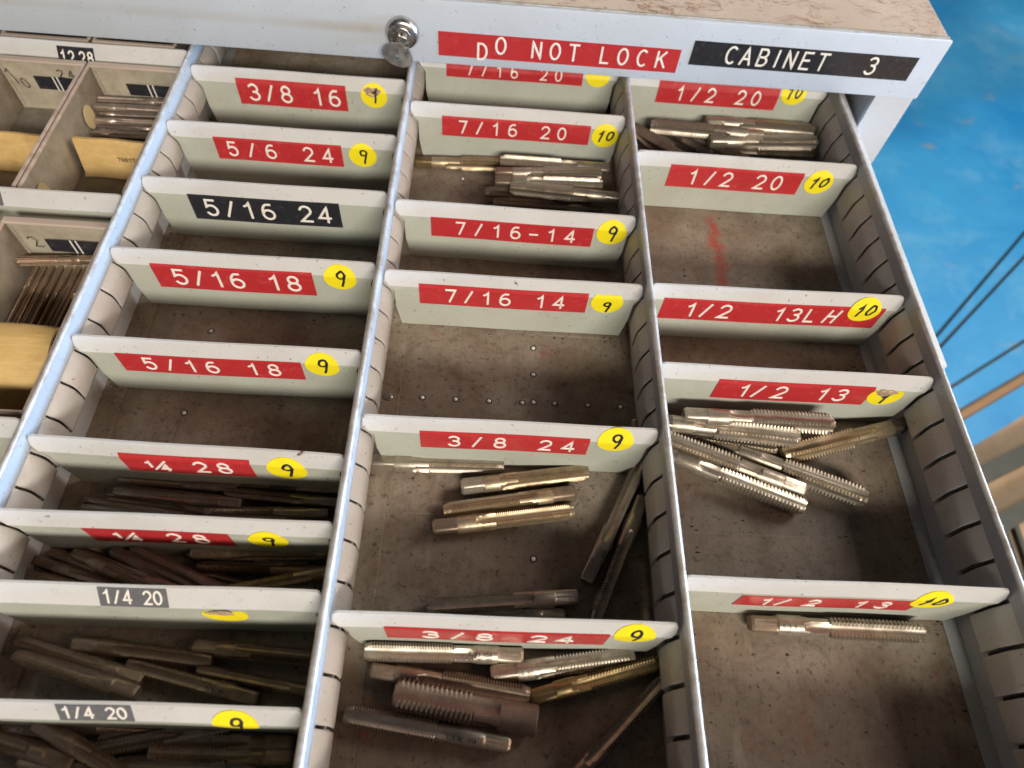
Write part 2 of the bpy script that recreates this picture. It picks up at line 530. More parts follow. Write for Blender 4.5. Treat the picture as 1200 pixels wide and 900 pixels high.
G = {
    '0': [arc(.3, .5, .27, .5, 90, 450, 20)],
    '1': [[(.12, .76), (.26, .84), (.36, 1), (.36, 0)]],
    '2': [arc(.3, .71, .26, .29, 165, -35, 12) + [(.04, .0), (.58, .0)]],
    '3': [arc(.29, .75, .24, .25, 150, -80, 10)[:-1] + [(.26, .53)], [(.26, .53)] + arc(.29, .27, .27, .27, 80, -155, 12)],
    '4': [[(.44, 0), (.44, 1), (.03, .28), (.60, .28)]],
    '5': [[(.52, 1), (.12, 1), (.08, .56)] + arc(.29, .33, .27, .33, 130, -150, 12)],
    '6': [[(.48, .97)] + arc(.34, .42, .30, .56, 100, 180, 6) + arc(.31, .30, .27, .30, 180, 520, 18)],
    '7': [[(.04, 1), (.56, 1), (.24, 0)]],
    '8': [arc(.3, .76, .22, .24, -90, 270, 16), arc(.3, .27, .27, .27, 90, 450, 16)],
    '9': [arc(.28, .76, .21, .23, -10, 350, 16), [(.50, .80), (.47, .45), (.40, -.12)]],
    '/': [[(.10, 0), (.48, 1)]],
    '-': [[(.05, .45), (.55, .45)]],
    'A': [[(.02, 0), (.3, 1), (.58, 0)], [(.12, .34), (.48, .34)]],
    'B': [[(.06, 0), (.06, 1), (.32, 1)] + arc(.32, .76, .20, .24, 90, -90, 8) + [(.06, .52)], [(.32, .52)] + arc(.32, .26, .24, .26, 90, -90, 8) + [(.06, 0)]],
    'C': [arc(.34, .5, .29, .5, 52, 308, 16)],
    'D': [[(.06, 0), (.06, 1), (.24, 1)] + arc(.24, .5, .33, .5, 90, -90, 12) + [(.06, 0)]],
    'E': [[(.54, 1), (.06, 1), (.06, 0), (.56, 0)], [(.06, .53), (.46, .53)]],
    'F': [[(.54, 1), (.06, 1), (.06, 0)], [(.06, .53), (.46, .53)]],
    'G': [arc(.34, .5, .29, .5, 52, 345, 16) + [(.62, .45), (.40, .45)]],
    'H': [[(.06, 0), (.06, 1)], [(.54, 0), (.54, 1)], [(.06, .52), (.54, .52)]],
    'I': [[(.3, 0), (.3, 1)]],
    'K': [[(.06, 0), (.06, 1)], [(.54, 1), (.08, .42)], [(.24, .60), (.58, 0)]],
    'L': [[(.08, 1), (.08, 0), (.54, 0)]],
    'N': [[(.06, 0), (.06, 1), (.54, 0), (.54, 1)]],
    'O': [arc(.3, .5, .28, .5, 90, 450, 20)],
    'S': [arc(.3, .75, .24, .25, 30, 200, 8) + arc(.3, .26, .26, .27, 70, -150, 10)],
    'T': [[(.02, 1), (.58, 1)], [(.3, 1), (.3, 0)]],
    'U': [[(.06, 1), (.06, .3)] + arc(.3, .3, .24, .3, 180, 360, 8) + [(.54, 1)]],
    '|': [[(.3, -.2), (.3, 1.2)]],
}


def densify(pl, step=0.11):
    out = [pl[0]]
    for a, b in zip(pl[:-1], pl[1:]):
        k = max(1, int(math.hypot(b[0] - a[0], b[1] - a[1]) / step + 0.5))
        out += [(a[0] + (b[0] - a[0]) * i / k, a[1] + (b[1] - a[1]) * i / k) for i in range(1, k)] + [b]
    return out


def ribbon(pts, wd):
    """flat strip along a polyline; returns left and right outlines"""
    n = len(pts)
    L, R = [], []
    closed = n > 3 and abs(pts[0][0] - pts[-1][0]) < 1e-6 and abs(pts[0][1] - pts[-1][1]) < 1e-6
    for i in range(n):
        if closed:
            a, b = pts[(i - 1) % (n - 1)], pts[(i + 1) % (n - 1)]
            if i in (0, n - 1):
                a, b = pts[n - 2], pts[1]
        else:
            a, b = pts[max(0, i - 1)], pts[min(n - 1, i + 1)]
        p = pts[i]
        d0 = Vector((p[0] - a[0], p[1] - a[1]))
        d1 = Vector((b[0] - p[0], b[1] - p[1]))
        if d0.length < 1e-9:
            d0 = d1
        if d1.length < 1e-9:
            d1 = d0
        d0, d1 = d0.normalized(), d1.normalized()
        t = d0 + d1
        t = t.normalized() if t.length > 1e-3 else d1
        k = 1 / max(0.45, t.dot(d0))
        nx, ny = -t.y * wd / 2 * k, t.x * wd / 2 * k
        px, py = p
        if not closed and i == 0:
            px, py = p[0] - d1.x * wd * 0.3, p[1] - d1.y * wd * 0.3
        if not closed and i == n - 1:
            px, py = p[0] + d0.x * wd * 0.3, p[1] + d0.y * wd * 0.3
        L.append((px + nx, py + ny))
        R.append((px - nx, py - ny))
    return L, R


def lettering(items, h, stroke, mapf, height=0.035, jitter=0.0, parent=None, mat=None, name='lettering'):
    """items: (char, x centre, y base, scale, slant); mapf(u, v, lift) -> xyz in cm. Raised strokes with bevelled flanks."""
    mb = MB()
    k = 0
    for ch, cx, by, sc, sl in items:
        for pl in G[ch]:
            pts = [((x - .3) * h * sc, y * h * sc) for x, y in densify(pl)]
            pts = [(cx + x + y * sl + random.uniform(-1, 1) * jitter, by + y + random.uniform(-1, 1) * jitter) for x, y in pts]
            if jitter and (abs(pl[0][0] - pl[-1][0]) < 1e-6 and abs(pl[0][1] - pl[-1][1]) < 1e-6):
                pts[-1] = pts[0]
            L, R_ = ribbon(pts, stroke)
            Li, Ri = ribbon(pts, stroke * 0.72)
            n = len(pts)
            lift = height + 0.0012 * (k % 6)
            k += 1
            v = []
            for i in range(n):
                v += [mapf(*L[i], 0.0), mapf(*Li[i], lift), mapf(*Ri[i], lift), mapf(*R_[i], 0.0)]
            f = []
            for i in range(n - 1):
                a, b = 4 * i, 4 * i + 4
                f += [(a + j, b + j, b + j + 1, a + j + 1) for j in range(3)]
            f += [(0, 1, 2, 3), (4 * n - 1, 4 * n - 2, 4 * n - 3, 4 * n - 4)]
            mb.add(v, f)
    me = mesh_data(name, mb.v, mb.f, mat)
    recalc(me)
    return link(name, me, parent)


def tape_label(parent, x0, x1, v0, v1, chars, mapf, mat, lh=0.60, base=0.2, stroke=0.13, name='label_tape', lmat='white', notch=0.0):
    """a strip of embossed tape following the surface mapf, with its letters on it"""
    nx, nv = 16, 14
    mb = MB()
    th = 0.032
    vv, ff = [], []
    for s in (0, 1):
        for j in range(nv + 1):
            for i in range(nx + 1):
                vv.append(mapf(x0 + (x1 - x0) * i / nx, v0 + (v1 - v0) * j / nv, 0.004 if s == 0 else th + 0.004))
    q = (nx + 1)
    Q = q * (nv + 1)
    for j in range(nv):
        for i in range(nx):
            a = j * q + i
            ff.append((a, a + q, a + q + 1, a + 1))
            ff.append((Q + a, Q + a + 1, Q + a + q + 1, Q + a + q))
    for i in range(nx):
        ff.append((i, i + 1, Q + i + 1, Q + i))
        a = nv * q + i
        ff.append((a, Q + a, Q + a + 1, a + 1))
    for j in range(nv):
        a = j * q
        ff.append((a, Q + a, Q + a + q, a + q))
        a = j * q + nx
        ff.append((a, a + q, Q + a + q, Q + a))
    mb.add(vv, ff)
    o = mb.build(name, MAT[mat], parent)
    W = x1 - x0
    H = v1 - v0
    items = []
    for t in chars:
        ch, fx = t[0], t[1]
        dy = t[2] if len(t) > 2 else 0
        sc = t[3] if len(t) > 3 else 1
        sl = t[4] if len(t) > 4 else 0
        items.append((ch, x0 + W * fx, v0 + H * base + dy, sc, sl))
    for it in items:
        lettering([it], H * lh, stroke, lambda u, v, l: mapf(u, v, th + 0.006 + l), 0.03, parent=o, mat=MAT[lmat], name='letter')
    return o


def disc_sticker(parent, cx, cv, r, text, mapf, torn=False, cut=None, slant=0.12, name='sticker'):
    n = 36
    th = 0.012
    pts = []
    for i in range(n):
        a = 2 * math.pi * i / n
        x, y = r * math.cos(a), r * math.sin(a) * 0.98
        if cut is not None and y > cut * r:
            y = cut * r + 0.02 * r * math.sin(9 * a)
        pts.append((cx + x, cv + y))
    rings = []
    v = []
    # concentric rings so that the disc can follow the bend of the sheet
    R4 = [1.0, 0.86, 0.72, 0.58, 0.44, 0.3, 0.15]
    for k in R4:
        for x, y in pts:
            v.append(mapf(cx + (x - cx) * k, cv + (y - cv) * k, 0.042))
    v.append(mapf(cx, cv, 0.042))
    f = []
    for k in range(6):
        for i in range(n):
            j = (i + 1) % n
            f.append((k * n + i, k * n + j, (k + 1) * n + j, (k + 1) * n + i))
    f += [(6 * n + i, 6 * n + (i + 1) % n, 7 * n) for i in range(n)]
    base = len(v)
    v += [mapf(x, y, 0.004) for x, y in pts]
    f += [(i, base + i, base + (i + 1) % n, (i + 1) % n) for i in range(n)]
    mb = MB().add(v, f)
    o = mb.build(name, MAT['yellow'], parent)
    if text:
        h = r * 1.05
        items = []
        if len(text) == 1:
            items = [(text, cx + 0.0, cv - h / 2, 1, slant)]
        else:
            items = [(text[0], cx - r * .42, cv - h * .45, .85, .25), (text[1], cx + r * .30, cv - h * .30, .72, .25)]
        if cut is not None:
            items = [(a, b, c - r * 0.25, s * 0.8, d) for a, b, c, s, d in items]
        lettering(items, h, r * 0.15, lambda u, q, l: mapf(u, q, 0.052 + l), 0.012, jitter=r * 0.02, parent=o, mat=MAT['ink'])
    if torn:
        # peeled patch of bare backing at the top of the disc
        q = []
        m_ = 22
        for i in range(m_):
            a = 2 * math.pi * i / m_
            rr = r * (0.62 + 0.10 * math.sin(3 * a + cx) + 0.06 * math.sin(7 * a))
            q.append(mapf(cx - r * 0.12 + rr * math.cos(a) * 1.0, cv + r * 0.34 + rr * math.sin(a) * 0.55, 0.050))
        q.append(mapf(cx - r * 0.12, cv + r * 0.34, 0.053))
        mb = MB().add(q, [(i, (i + 1) % m_, m_) for i in range(m_)])
        mb.build('torn_patch', MAT['torn'], o)
    return o


# ================================================================== SETTING
mb = MB().box(-2500, -2500, -84, 2500, 2500, -80)
tag(mb.build('ground', MAT['ground']), kind='structure')

# ------------------------------------------------------------------ blue boards lying on the ground beyond the cabinet
blue = empty('blue_platform', (120, 75, -80))
tag(blue, 'bright blue painted platform of wide worn boards on the ground behind the cabinet', 'platform')
dA = Vector((31.8, 32.3)).normalized()
dB = Vector((28.0, 26.5)).normalized()
dC = Vector((19.1, 12.0)).normalized()
dD = Vector((16.1, 9.4)).normalized()
LN = [(Vector((121.3, 83.8)), dA), (Vector((121.9, 81.5)), dB), (Vector((120.9, 70.4)), dC), (Vector((119.9, 64.0)), dD)]


def slab(name, q4, z0, z1, mat, parent=None, ox=0.0, oy=0.0, oz=0.0):
    cx = sum(q.x for q in q4) / 4
    cy = sum(q.y for q in q4) / 4
    v = []
    for zz, ins in ((z0, 0), (z1 - 0.3, 0), (z1, 0.3)):
        for q in q4:
            d_ = (Vector((cx, cy)) - q).normalized() * ins
            v.append((q.x + d_.x - ox, q.y + d_.y - oy, zz - oz))
    f = [(0, 3, 2, 1), (8, 9, 10, 11)]
    for k in (0, 4):
        for i in range(4):
            j = (i + 1) % 4
            f.append((k + i, k + j, k + 4 + j, k + 4 + i))
    o = MB().add(v, f).build(name, MAT[mat], parent)
    recalc(o.data)
    return o


def edge(i, t):
    p_, d_ = LN[i]
    return p_ + d_ * t


def sd(i):
    return Vector((-LN[i][1].y, LN[i][1].x))


E_ = 0.34
t0_ = -36
quads = [
    [edge(0, t0_) + sd(0) * E_, edge(0, 400) + sd(0) * E_, edge(0, 400) + Vector((-420, 120)), edge(0, t0_) + Vector((-120, 90))],
    [edge(1, t0_) + sd(1) * E_, edge(1, 400) + sd(1) * E_, edge(0, 400) - sd(0) * E_, edge(0, t0_ - 1) - sd(0) * E_],
    [edge(2, t0_) + sd(2) * E_, edge(2, 400) + sd(2) * E_, edge(1, 400) - sd(1) * E_, edge(1, t0_) - sd(1) * E_],
    [edge(3, t0_) + sd(3) * E_, edge(3, 400) + sd(3) * E_, edge(2, 400) - sd(2) * E_, edge(2, t0_) - sd(2) * E_],
]
for q4 in quads:
    slab('board', q4, -79.59, -78.8, 'blue', blue, 120, 75, -80)
slab('backing', [edge(3, t0_) + sd(3) * 0.8, edge(3, 380) + sd(3) * 0.8, edge(0, 390) + Vector((-60, 60)), edge(0, t0_) + sd(0) * 6], -79.998, -79.6, 'green', blue, 120, 75, -80)
ba = Vector((119.9, 62.9)) - dD * 60
bb = Vector((119.9, 62.9)) + dD * 120
tag(MB().bar((ba.x, ba.y, -78.9), (bb.x, bb.y, -78.9), 1.3, 2.0).build('wooden_batten', MAT['wood']), 'long tan wooden batten along the edge of the blue platform', 'batten')
q4 = [Vector((118.8, 55.5)) - dD * 60, Vector((118.8, 55.5)) + dD * 120, Vector((119.9, 61.9)) + dD * 120, Vector((119.9, 61.9)) - dD * 60]
tag(slab('blue_plank', q4, -79.99, -79.3, 'blue'), 'narrow faded blue plank lying outside the tan batten', 'plank')
rack = empty('iron_rack', (120, 45, -80))
tag(rack, 'dark green iron rack with long rails and short rungs at the right edge', 'rack')
for (ax_, ay_, bx_, by_, wd) in ((-12, -1.0, 40, 24.0, 3.2), (-12, -10.5, 40, 15.0, 3.0), (-12, -24.5, 40, 1.0, 3.0)):
    MB().bar((ax_, ay_, 3.6), (bx_, by_, 3.6), wd, 2.4).build('rail', MAT['green'], rack)
for t in (-3.2, -0.9, 8.0, 17.0):
    MB().bar((t, -5.2 + t * 0.49, 2.6), (t - 0.5, -18.8 + t * 0.49, 2.6), 0.9, 1.4).build('rung', MAT['green'], rack)

# ================================================================== CABINET
XR, YC, ZB, ZT = 52.1, 38.0, 5.2, 9.65
cab = empty('tool_cabinet', (15, 60, -80))
tag(cab, 'pale blue grey steel tool cabinet with a scratched beige top', 'cabinet')


def local(mbx, dx, dy, dz):
    mbx.v = [(a - dx, b - dy, c - dz) for a, b, c in mbx.v]
    return mbx


def cpart(name, mbx, mat, smooth=None, parent=None):
    return local(mbx, 15, 60, -80).build(name, MAT[mat], cab if parent is None else parent, smooth=smooth)


cpart('top_panel', MB().box(-30, 38.35, ZT - 0.25, XR - 0.15, 95, ZT - 0.02, 0.06), 'top')
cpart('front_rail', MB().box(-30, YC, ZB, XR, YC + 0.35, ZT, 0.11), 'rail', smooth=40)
mbr = MB().box(-30, 38.36, ZT - 0.15, XR - 0.12, 38.58, ZT + 0.03, 0.03)
cpart('front_lip', mbr, 'rim')
cpart('rail_return', MB().box(-30, YC + 0.36, ZB, XR - 0.3, YC + 1.6, ZB + 0.12), 'rail')
cpart('corner_post', MB().box(49.1, YC + 0.12, -80, 51.95, YC + 0.5, ZB - 0.02, 0.05), 'rail')
cpart('post_flange', MB().box(49.1, YC + 0.51, -80, 49.3, YC + 4, ZB - 0.02), 'wall')
cpart('side_panel', MB().box(51.8, YC + 0.51, -80, 51.99, 95, ZT - 0.3), 'rail')
cpart('corner_post', MB().box(-29.9, YC + 0.12, -80, -17.0, YC + 0.5, ZB - 0.02, 0.05), 'rail')
cpart('side_panel', MB().box(-29.9, YC + 0.51, -80, -29.7, 95, ZT - 0.3), 'rail')
cpart('back_panel', MB().box(-29.6, 94.6, -80, 51.7, 94.9, ZT - 0.3), 'rail')
for i in range(5):
    z1 = -3.0 - i * 15.2
    cpart('closed_drawer_front', MB().box(-16.8, YC - 0.6, z1 - 14.8, 49.0, YC + 0.1, z1, 0.15), 'rail')
cpart('shelf_pan', MB().box(-16.8, YC + 0.4, -2.4, 49.0, 94, -2.2), 'gap')

# outside runner on the right of the drawer
run = MB().sweep_y([(47.0, 3.0), (48.6, 3.0), (48.7, 2.9), (48.7, 1.2), (48.55, 1.2), (48.55, 2.82), (47.0, 2.82)], 16.0, 70)
cpart('drawer_runner', run, 'alu')
cpart('runner_web', MB().box(47.05, 16.4, 1.25, 48.5, 16.55, 2.75), 'gap')


def railmap(u, v, l):
    return (u - 15, YC - 0.001 - l - 60, v + 80)


lab = tape_label(cab, 17.35, 34.05, 5.86, 7.60,
                 [('D', .18, -.42), ('O', .256, .10), ('N', .405), ('O', .482), ('T', .56), ('L', .69), ('O', .765), ('C', .845), ('K', .925)],
                 railmap, 'red', lh=0.66, base=0.20, stroke=0.15)
lab['label'] = 'red tape with a low first letter'
lab = tape_label(cab, 34.78, 50.5, 6.58, 8.34,
                 [('C', .175), ('A', .245), ('B', .318), ('I', .382), ('N', .442), ('E', .513), ('T', .585), ('3', .81)],
                 railmap, 'black', lh=0.68, base=0.18, stroke=0.16)
lab['label'] = 'black tape naming the cabinet'


def lathe(prof, n=40):
    """prof: (y, r) outline turned about the Y axis, y towards -Y is outwards"""
    mb = MB()
    v, f = [], []
    for y, r in prof:
        for i in range(n):
            a = 2 * math.pi * i / n
            v.append((r * math.cos(a), y, r * math.sin(a)))
    for k in range(len(prof) - 1):
        for i in range(n):
            j = (i + 1) % n
            f.append((k * n + i, k * n + j, (k + 1) * n + j, (k + 1) * n + i))
    f.append(tuple((len(prof) - 1) * n + i for i in range(n)))
    return mb.add(v, f)


lk = lathe([(0, 1.12), (-.12, 1.14), (-.30, 1.10), (-.48, 1.0), (-.57, .90), (-.59, .80), (-.56, .74), (-.44, .72), (-.44, .65), (-.60, .62), (-.64, .57), (-.64, .44), (-.60, .42), (-.60, .37), (-.64, .35)])
lk.v = [(a + 14.95 - 15, b + YC - 60, c + 7.35 + 80) for a, b, c in lk.v]
lock = lk.build('lock', MAT['chrome'], cab, smooth=35)
recalc(lock.data)
slot = MB().box(14.87 - 15, YC - 0.665 - 60, 7.35 - .32 + 80, 15.03 - 15, YC - 0.645 - 60, 7.35 + .32 + 80)
slot.build('keyhole', MAT['gap'], lock)

# the key in the lock, hanging down
key = empty('key', (14.95, YC - 0.72, 7.22), (math.radians(-16), math.radians(16), math.radians(-8)))
tag(key, 'small steel key with an oval head hanging from the cabinet lock', 'key')
n = 32
v, f = [], []
for s, yy in ((0, -0.08), (1, 0.04)):
    for i in range(n):
        a = 2 * math.pi * i / n
        v.append((1.06 * math.cos(a) * (1 - 0.12 * math.sin(a)), yy, -1.02 + 0.74 * math.sin(a)))
    for i in range(n):
        a = 2 * math.pi * i / n
        v.append((0.16 * math.cos(a), yy, -1.14 + 0.12 * math.sin(a)))
for i in range(n):
    j = (i + 1) % n
    f += [(i, j, n + j, n + i), (2 * n + i, 3 * n + i, 3 * n + j, 2 * n + j), (i, 2 * n + i, 2 * n + j, j), (n + i, n + j, 3 * n + j, 3 * n + i)]
kh = MB().add(v, f).build('head', MAT['chrome'], key)
recalc(kh.data)
MB().box(-.22, -.07, -.5, .22, .03, .15, 0.02).build('shank', MAT['chrome'], key)
MB().box(-.3, -.10, -.1, .3, .10, .22, 0.03).build('collar', MAT['chrome'], key)

# ================================================================== DRAWER
WX = [-0.05, 15.19, 30.68, 46.43]       # left faces of the walls' rims
WT = [0.28, 0.36, 0.36, 0.30]           # their thickness
XL0, XR0 = -15.6, 46.43
YF, YB = -7.4, 52.0
HW = 5.0
drawer = empty('drawer', (0, 0, 0))
tag(drawer, 'open grey steel drawer with three slotted walls between its columns of bins', 'drawer')
MB().box(XL0, YF, -0.25, XR0 + 0.3, YB, 0.0).build('floor_panel', MAT['floor'], drawer)
MB().box(XL0, YF - 0.5, -0.3, XR0 + 0.3, YF - 0.02, 5.2, 0.05).build('front_panel', MAT['wall'], drawer)
MB().box(XL0, YB, -0.3, XR0 + 0.3, YB + 0.2, HW).build('back_panel', MAT['wall'], drawer)
lw = MB().box(XL0 - 0.25, YF, -0.25, XL0 - 0.02, YB, HW, 0.03).build('side_wall', MAT['wall'], drawer)

PITCH = 1.95


def slot_profile(side, k):
    """outline (offset from the wall face, z) of one pressed slot tab; left walls bulge more"""
    if side == 'L':
        return [(0.0, 3.80), (0.14, 3.64), (0.32, 3.44), (0.45, 3.22), (0.51, 2.95), (0.52, 2.20), (0.46, 1.98), (0.24, 1.82)]
    return [(0.0, 4.05), (0.14, 3.70), (0.27, 3.30), (0.32, 3.05), (0.33, 2.2), (0.32, 1.55)]


# dividers: id -> column, y, lip lean, words
DIV = {
    '10': (0, 36.39), '11': (0, 30.47), '12': (0, 25.19), '13': (0, 19.41), '14': (0, 13.33), '15': (0, 7.41), '16': (0, 3.89), '17': (0, 0.36), '18': (0, -3.9),
    '19': (0, 46.6),
    '20': (1, 39.9), '21': (1, 34.18), '22': (1, 24.55), '23': (1, 18.97), '24': (1, 9.54), '25': (1, 0.0),
    '30': (2, 39.5), '31': (2, 30.75), '32': (2, 19.24), '33': (2, 13.63), '34': (2, 2.10),
}


def slots_for(col):
    """slot positions along y so that every divider of the column stands in one"""
    ys = sorted(v[1] for v in DIV.values() if v[0] == col)
    out = []
    a = ys[0]
    while a - PITCH > YF + 0.5:
        a -= PITCH
        out.append(a)
    out = out[::-1]
    for p_, q_ in zip(ys[:-1], ys[1:]):
        k_ = max(1, round((q_ - p_) / PITCH))
        out += [p_ + (q_ - p_) * i / k_ for i in range(k_)]
    a = ys[-1]
    while a < YB - 1.5:
        out.append(a)
        a += PITCH
    return out


TABCACHE = {}


def tab_mesh(side, length):
    key_ = (side, round(length, 2))
    if key_ in TABCACHE:
        return TABCACHE[key_]
    sgn = 1 if side == 'L' else -1
    pr = slot_profile(side, 0)
    t = 0.10
    outer = pr
    inner = [(max(0.0, x - t), z - (0.05 if i < 3 else 0.0)) for i, (x, z) in enumerate(pr)]
    L_ = key_[1]
    ys = [(-L_ / 2, 0.035), (-L_ / 2 + 0.04, 0.008), (-L_ / 2 + 0.09, 0.0), (L_ / 2 - 0.09, 0.0), (L_ / 2 - 0.04, 0.008), (L_ / 2, 0.035)]
    v = []
    n_ = len(outer)
    for y, ins in ys:
        v += [(sgn * max(0.0, x - ins * min(1, x * 3)), y, z) for x, z in outer]
    f = []
    for k in range(len(ys) - 1):
        for i in range(n_ - 1):
            a = k * n_ + i
            f.append((a, a + 1, a + n_ + 1, a + n_))
    b0 = len(v)
    for y in (ys[0][0], ys[-1][0]):
        v += [(sgn * x, y, z) for x, z in inner]
    for i in range(n_ - 1):
        f.append((b0 + i, b0 + n_ + i, b0 + n_ + i + 1, b0 + i + 1))
        f.append((i, b0 + i, b0 + i + 1, i + 1))
        e = (len(ys) - 1) * n_
        f.append((e + i, e + i + 1, b0 + n_ + i + 1, b0 + n_ + i))
    f.append((n_ - 1, b0 + n_ - 1, b0 + 2 * n_ - 1, len(ys) * n_ - 1))
    me = mesh_data('slot_tab', v, f, MAT['tab'], smooth=50)
    recalc(me)
    TABCACHE[key_] = me
    return me


walls = []
SLOT = {}
for side_, z0_, z1_, w_ in (('L', 1.85, 3.74, 0.15), ('R', 1.58, 4.02, 0.17)):
    bx_ = MB().box(-0.012, -w_ / 2, z0_, 0.012, w_ / 2, z1_)  # dark strip on the wall face, painted shade of the open slot
    SLOT[side_] = mesh_data('slot', bx_.v, bx_.f, MAT['gap'])
for k in range(4):
    x0, th = WX[k], WT[k]
    nm = 'partition' if k < 3 else 'side_wall'
    # hemmed sheet: rounded rim on top, thin web below
    w0, w1 = x0, x0 + th
    c_ = (w0 + w1) / 2
    hw = th / 2
    prof = [(w0, 0.02)] + [(w0, HW - hw)] + [(c_ + hw * math.cos(a), HW - hw + hw * math.sin(a)) for a in [math.radians(t) for t in (157, 135, 112, 90, 67, 45, 22)]] + [(w1, HW - hw), (w1, 0.02)]
    me = MB().sweep_y(prof, YF + 0.01, YB - 0.05)
    wl = me.build(nm, MAT['wall'], drawer, smooth=60)
    recalc(wl.data)
    walls.append(wl)
    rimb = MB().sweep_y([(w0 - 0.012, HW - hw * 1.15)] + [(c_ + (hw + 0.012) * math.cos(a), HW - hw + (hw + 0.012) * math.sin(a)) for a in [math.radians(t) for t in (165, 140, 112, 90, 67, 40, 15)]] + [(w1 + 0.012, HW - hw * 1.15)], YF + 0.03, YB - 0.1)
    rb = rimb.build('rim', MAT['rim'], wl, smooth=60)
    recalc(rb.data)
    if k < 3:
        ft = MB().box(w1 + 0.01, YF + 0.05, 0.004, w1 + 1.25, YB - 0.1, 0.11, 0.02).build('foot_flange', MAT['floor'], wl)
        for ys_ in (13.6, 33.4):
            sc_ = MB()
            prf = [(0.11, .26), (0.17, .25), (0.22, .18), (0.24, .07)]
            n = 18
            v = [(w1 + 0.62 + r * math.cos(2 * math.pi * i / n), ys_ + r * math.sin(2 * math.pi * i / n), z) for z, r in prf for i in range(n)]
            f = [(q * n + i, q * n + (i + 1) % n, (q + 1) * n + (i + 1) % n, (q + 1) * n + i) for q in range(3) for i in range(n)] + [tuple(3 * n + i for i in range(n))]
            sc_.add(v, f).build('screw', MAT['dark'], wl, smooth=40)
    else:
        MB().box(w0 - 0.75, YF + 0.05, 0.004, w0 - 0.01, YB - 0.1, 0.07, 0.015).build('foot_flange', MAT['wall'], wl)
    if k < 3:          # bulging tabs on the right face of the wall: left side of column k
        sl = slots_for(k)
        for a, b in zip(sl[:-1], sl[1:]):
            if a > 44:
                continue
            link('slot_tab', tab_mesh('L', b - a - 0.15), wl, (w1, (a + b) / 2, 0))
            link('slot', SLOT['L'], wl, (w1 + 0.002, b, 0))
    if k > 0:          # tabs on the left face: right side of column k - 1
        sl = slots_for(k - 1)
        for a, b in zip(sl[:-1], sl[1:]):
            if a > 44:
                continue
            link('slot_tab', tab_mesh('R', b - a - 0.22), wl, (w0, (a + b) / 2, 0))
            link('slot', SLOT['R'], wl, (w0 - 0.002, b, 0))

# pale raised discs in place of floor holes with light showing through
HOLES = [(18.11, 13.73), (20.05, 13.73), (22.0, 13.73), (23.96, 13.73), (24.61, 13.8), (25.88, 13.79), (27.85, 13.79), (29.79, 13.8),
      (24.61, 15.74), (24.6, 17.68), (5.03, 17.61), (4.97, 11.94), (24.64, 4.44), (24.6, 6.9), (22.0, 32.2), (19.4, 32.3)]
n = 16
v = [(r * math.cos(2 * math.pi * i / n), r * math.sin(2 * math.pi * i / n), z) for z, r in ((0, .12), (.03, .115), (.055, .08), (.062, .03)) for i in range(n)]
f = [(q * n + i, q * n + (i + 1) % n, (q + 1) * n + (i + 1) % n, (q + 1) * n + i) for q in range(3) for i in range(n)] + [tuple(3 * n + i for i in range(n))]
nf = len(f)
b0 = len(v)
v += [(r * math.cos(2 * math.pi * i / n) * (1 + 0.08 * math.sin(3 * i)), r * math.sin(2 * math.pi * i / n), z) for z, r in ((0.004, .20), (.010, .12)) for i in range(n)]
f += [(b0 + i, b0 + (i + 1) % n, b0 + n + (i + 1) % n, b0 + n + i) for i in range(n)]
rme = mesh_data('lit_floor_hole', v, f, None, smooth=60, mats=[MAT['lit_floor_hole'], MAT['gap']], fmat=[0] * nf + [1] * n)
for x, y in HOLES:
    link('lit_floor_hole', rme, drawer, (x, y, 0.0))

# ================================================================== DIVIDERS
HB, HT = 3.62, 4.53


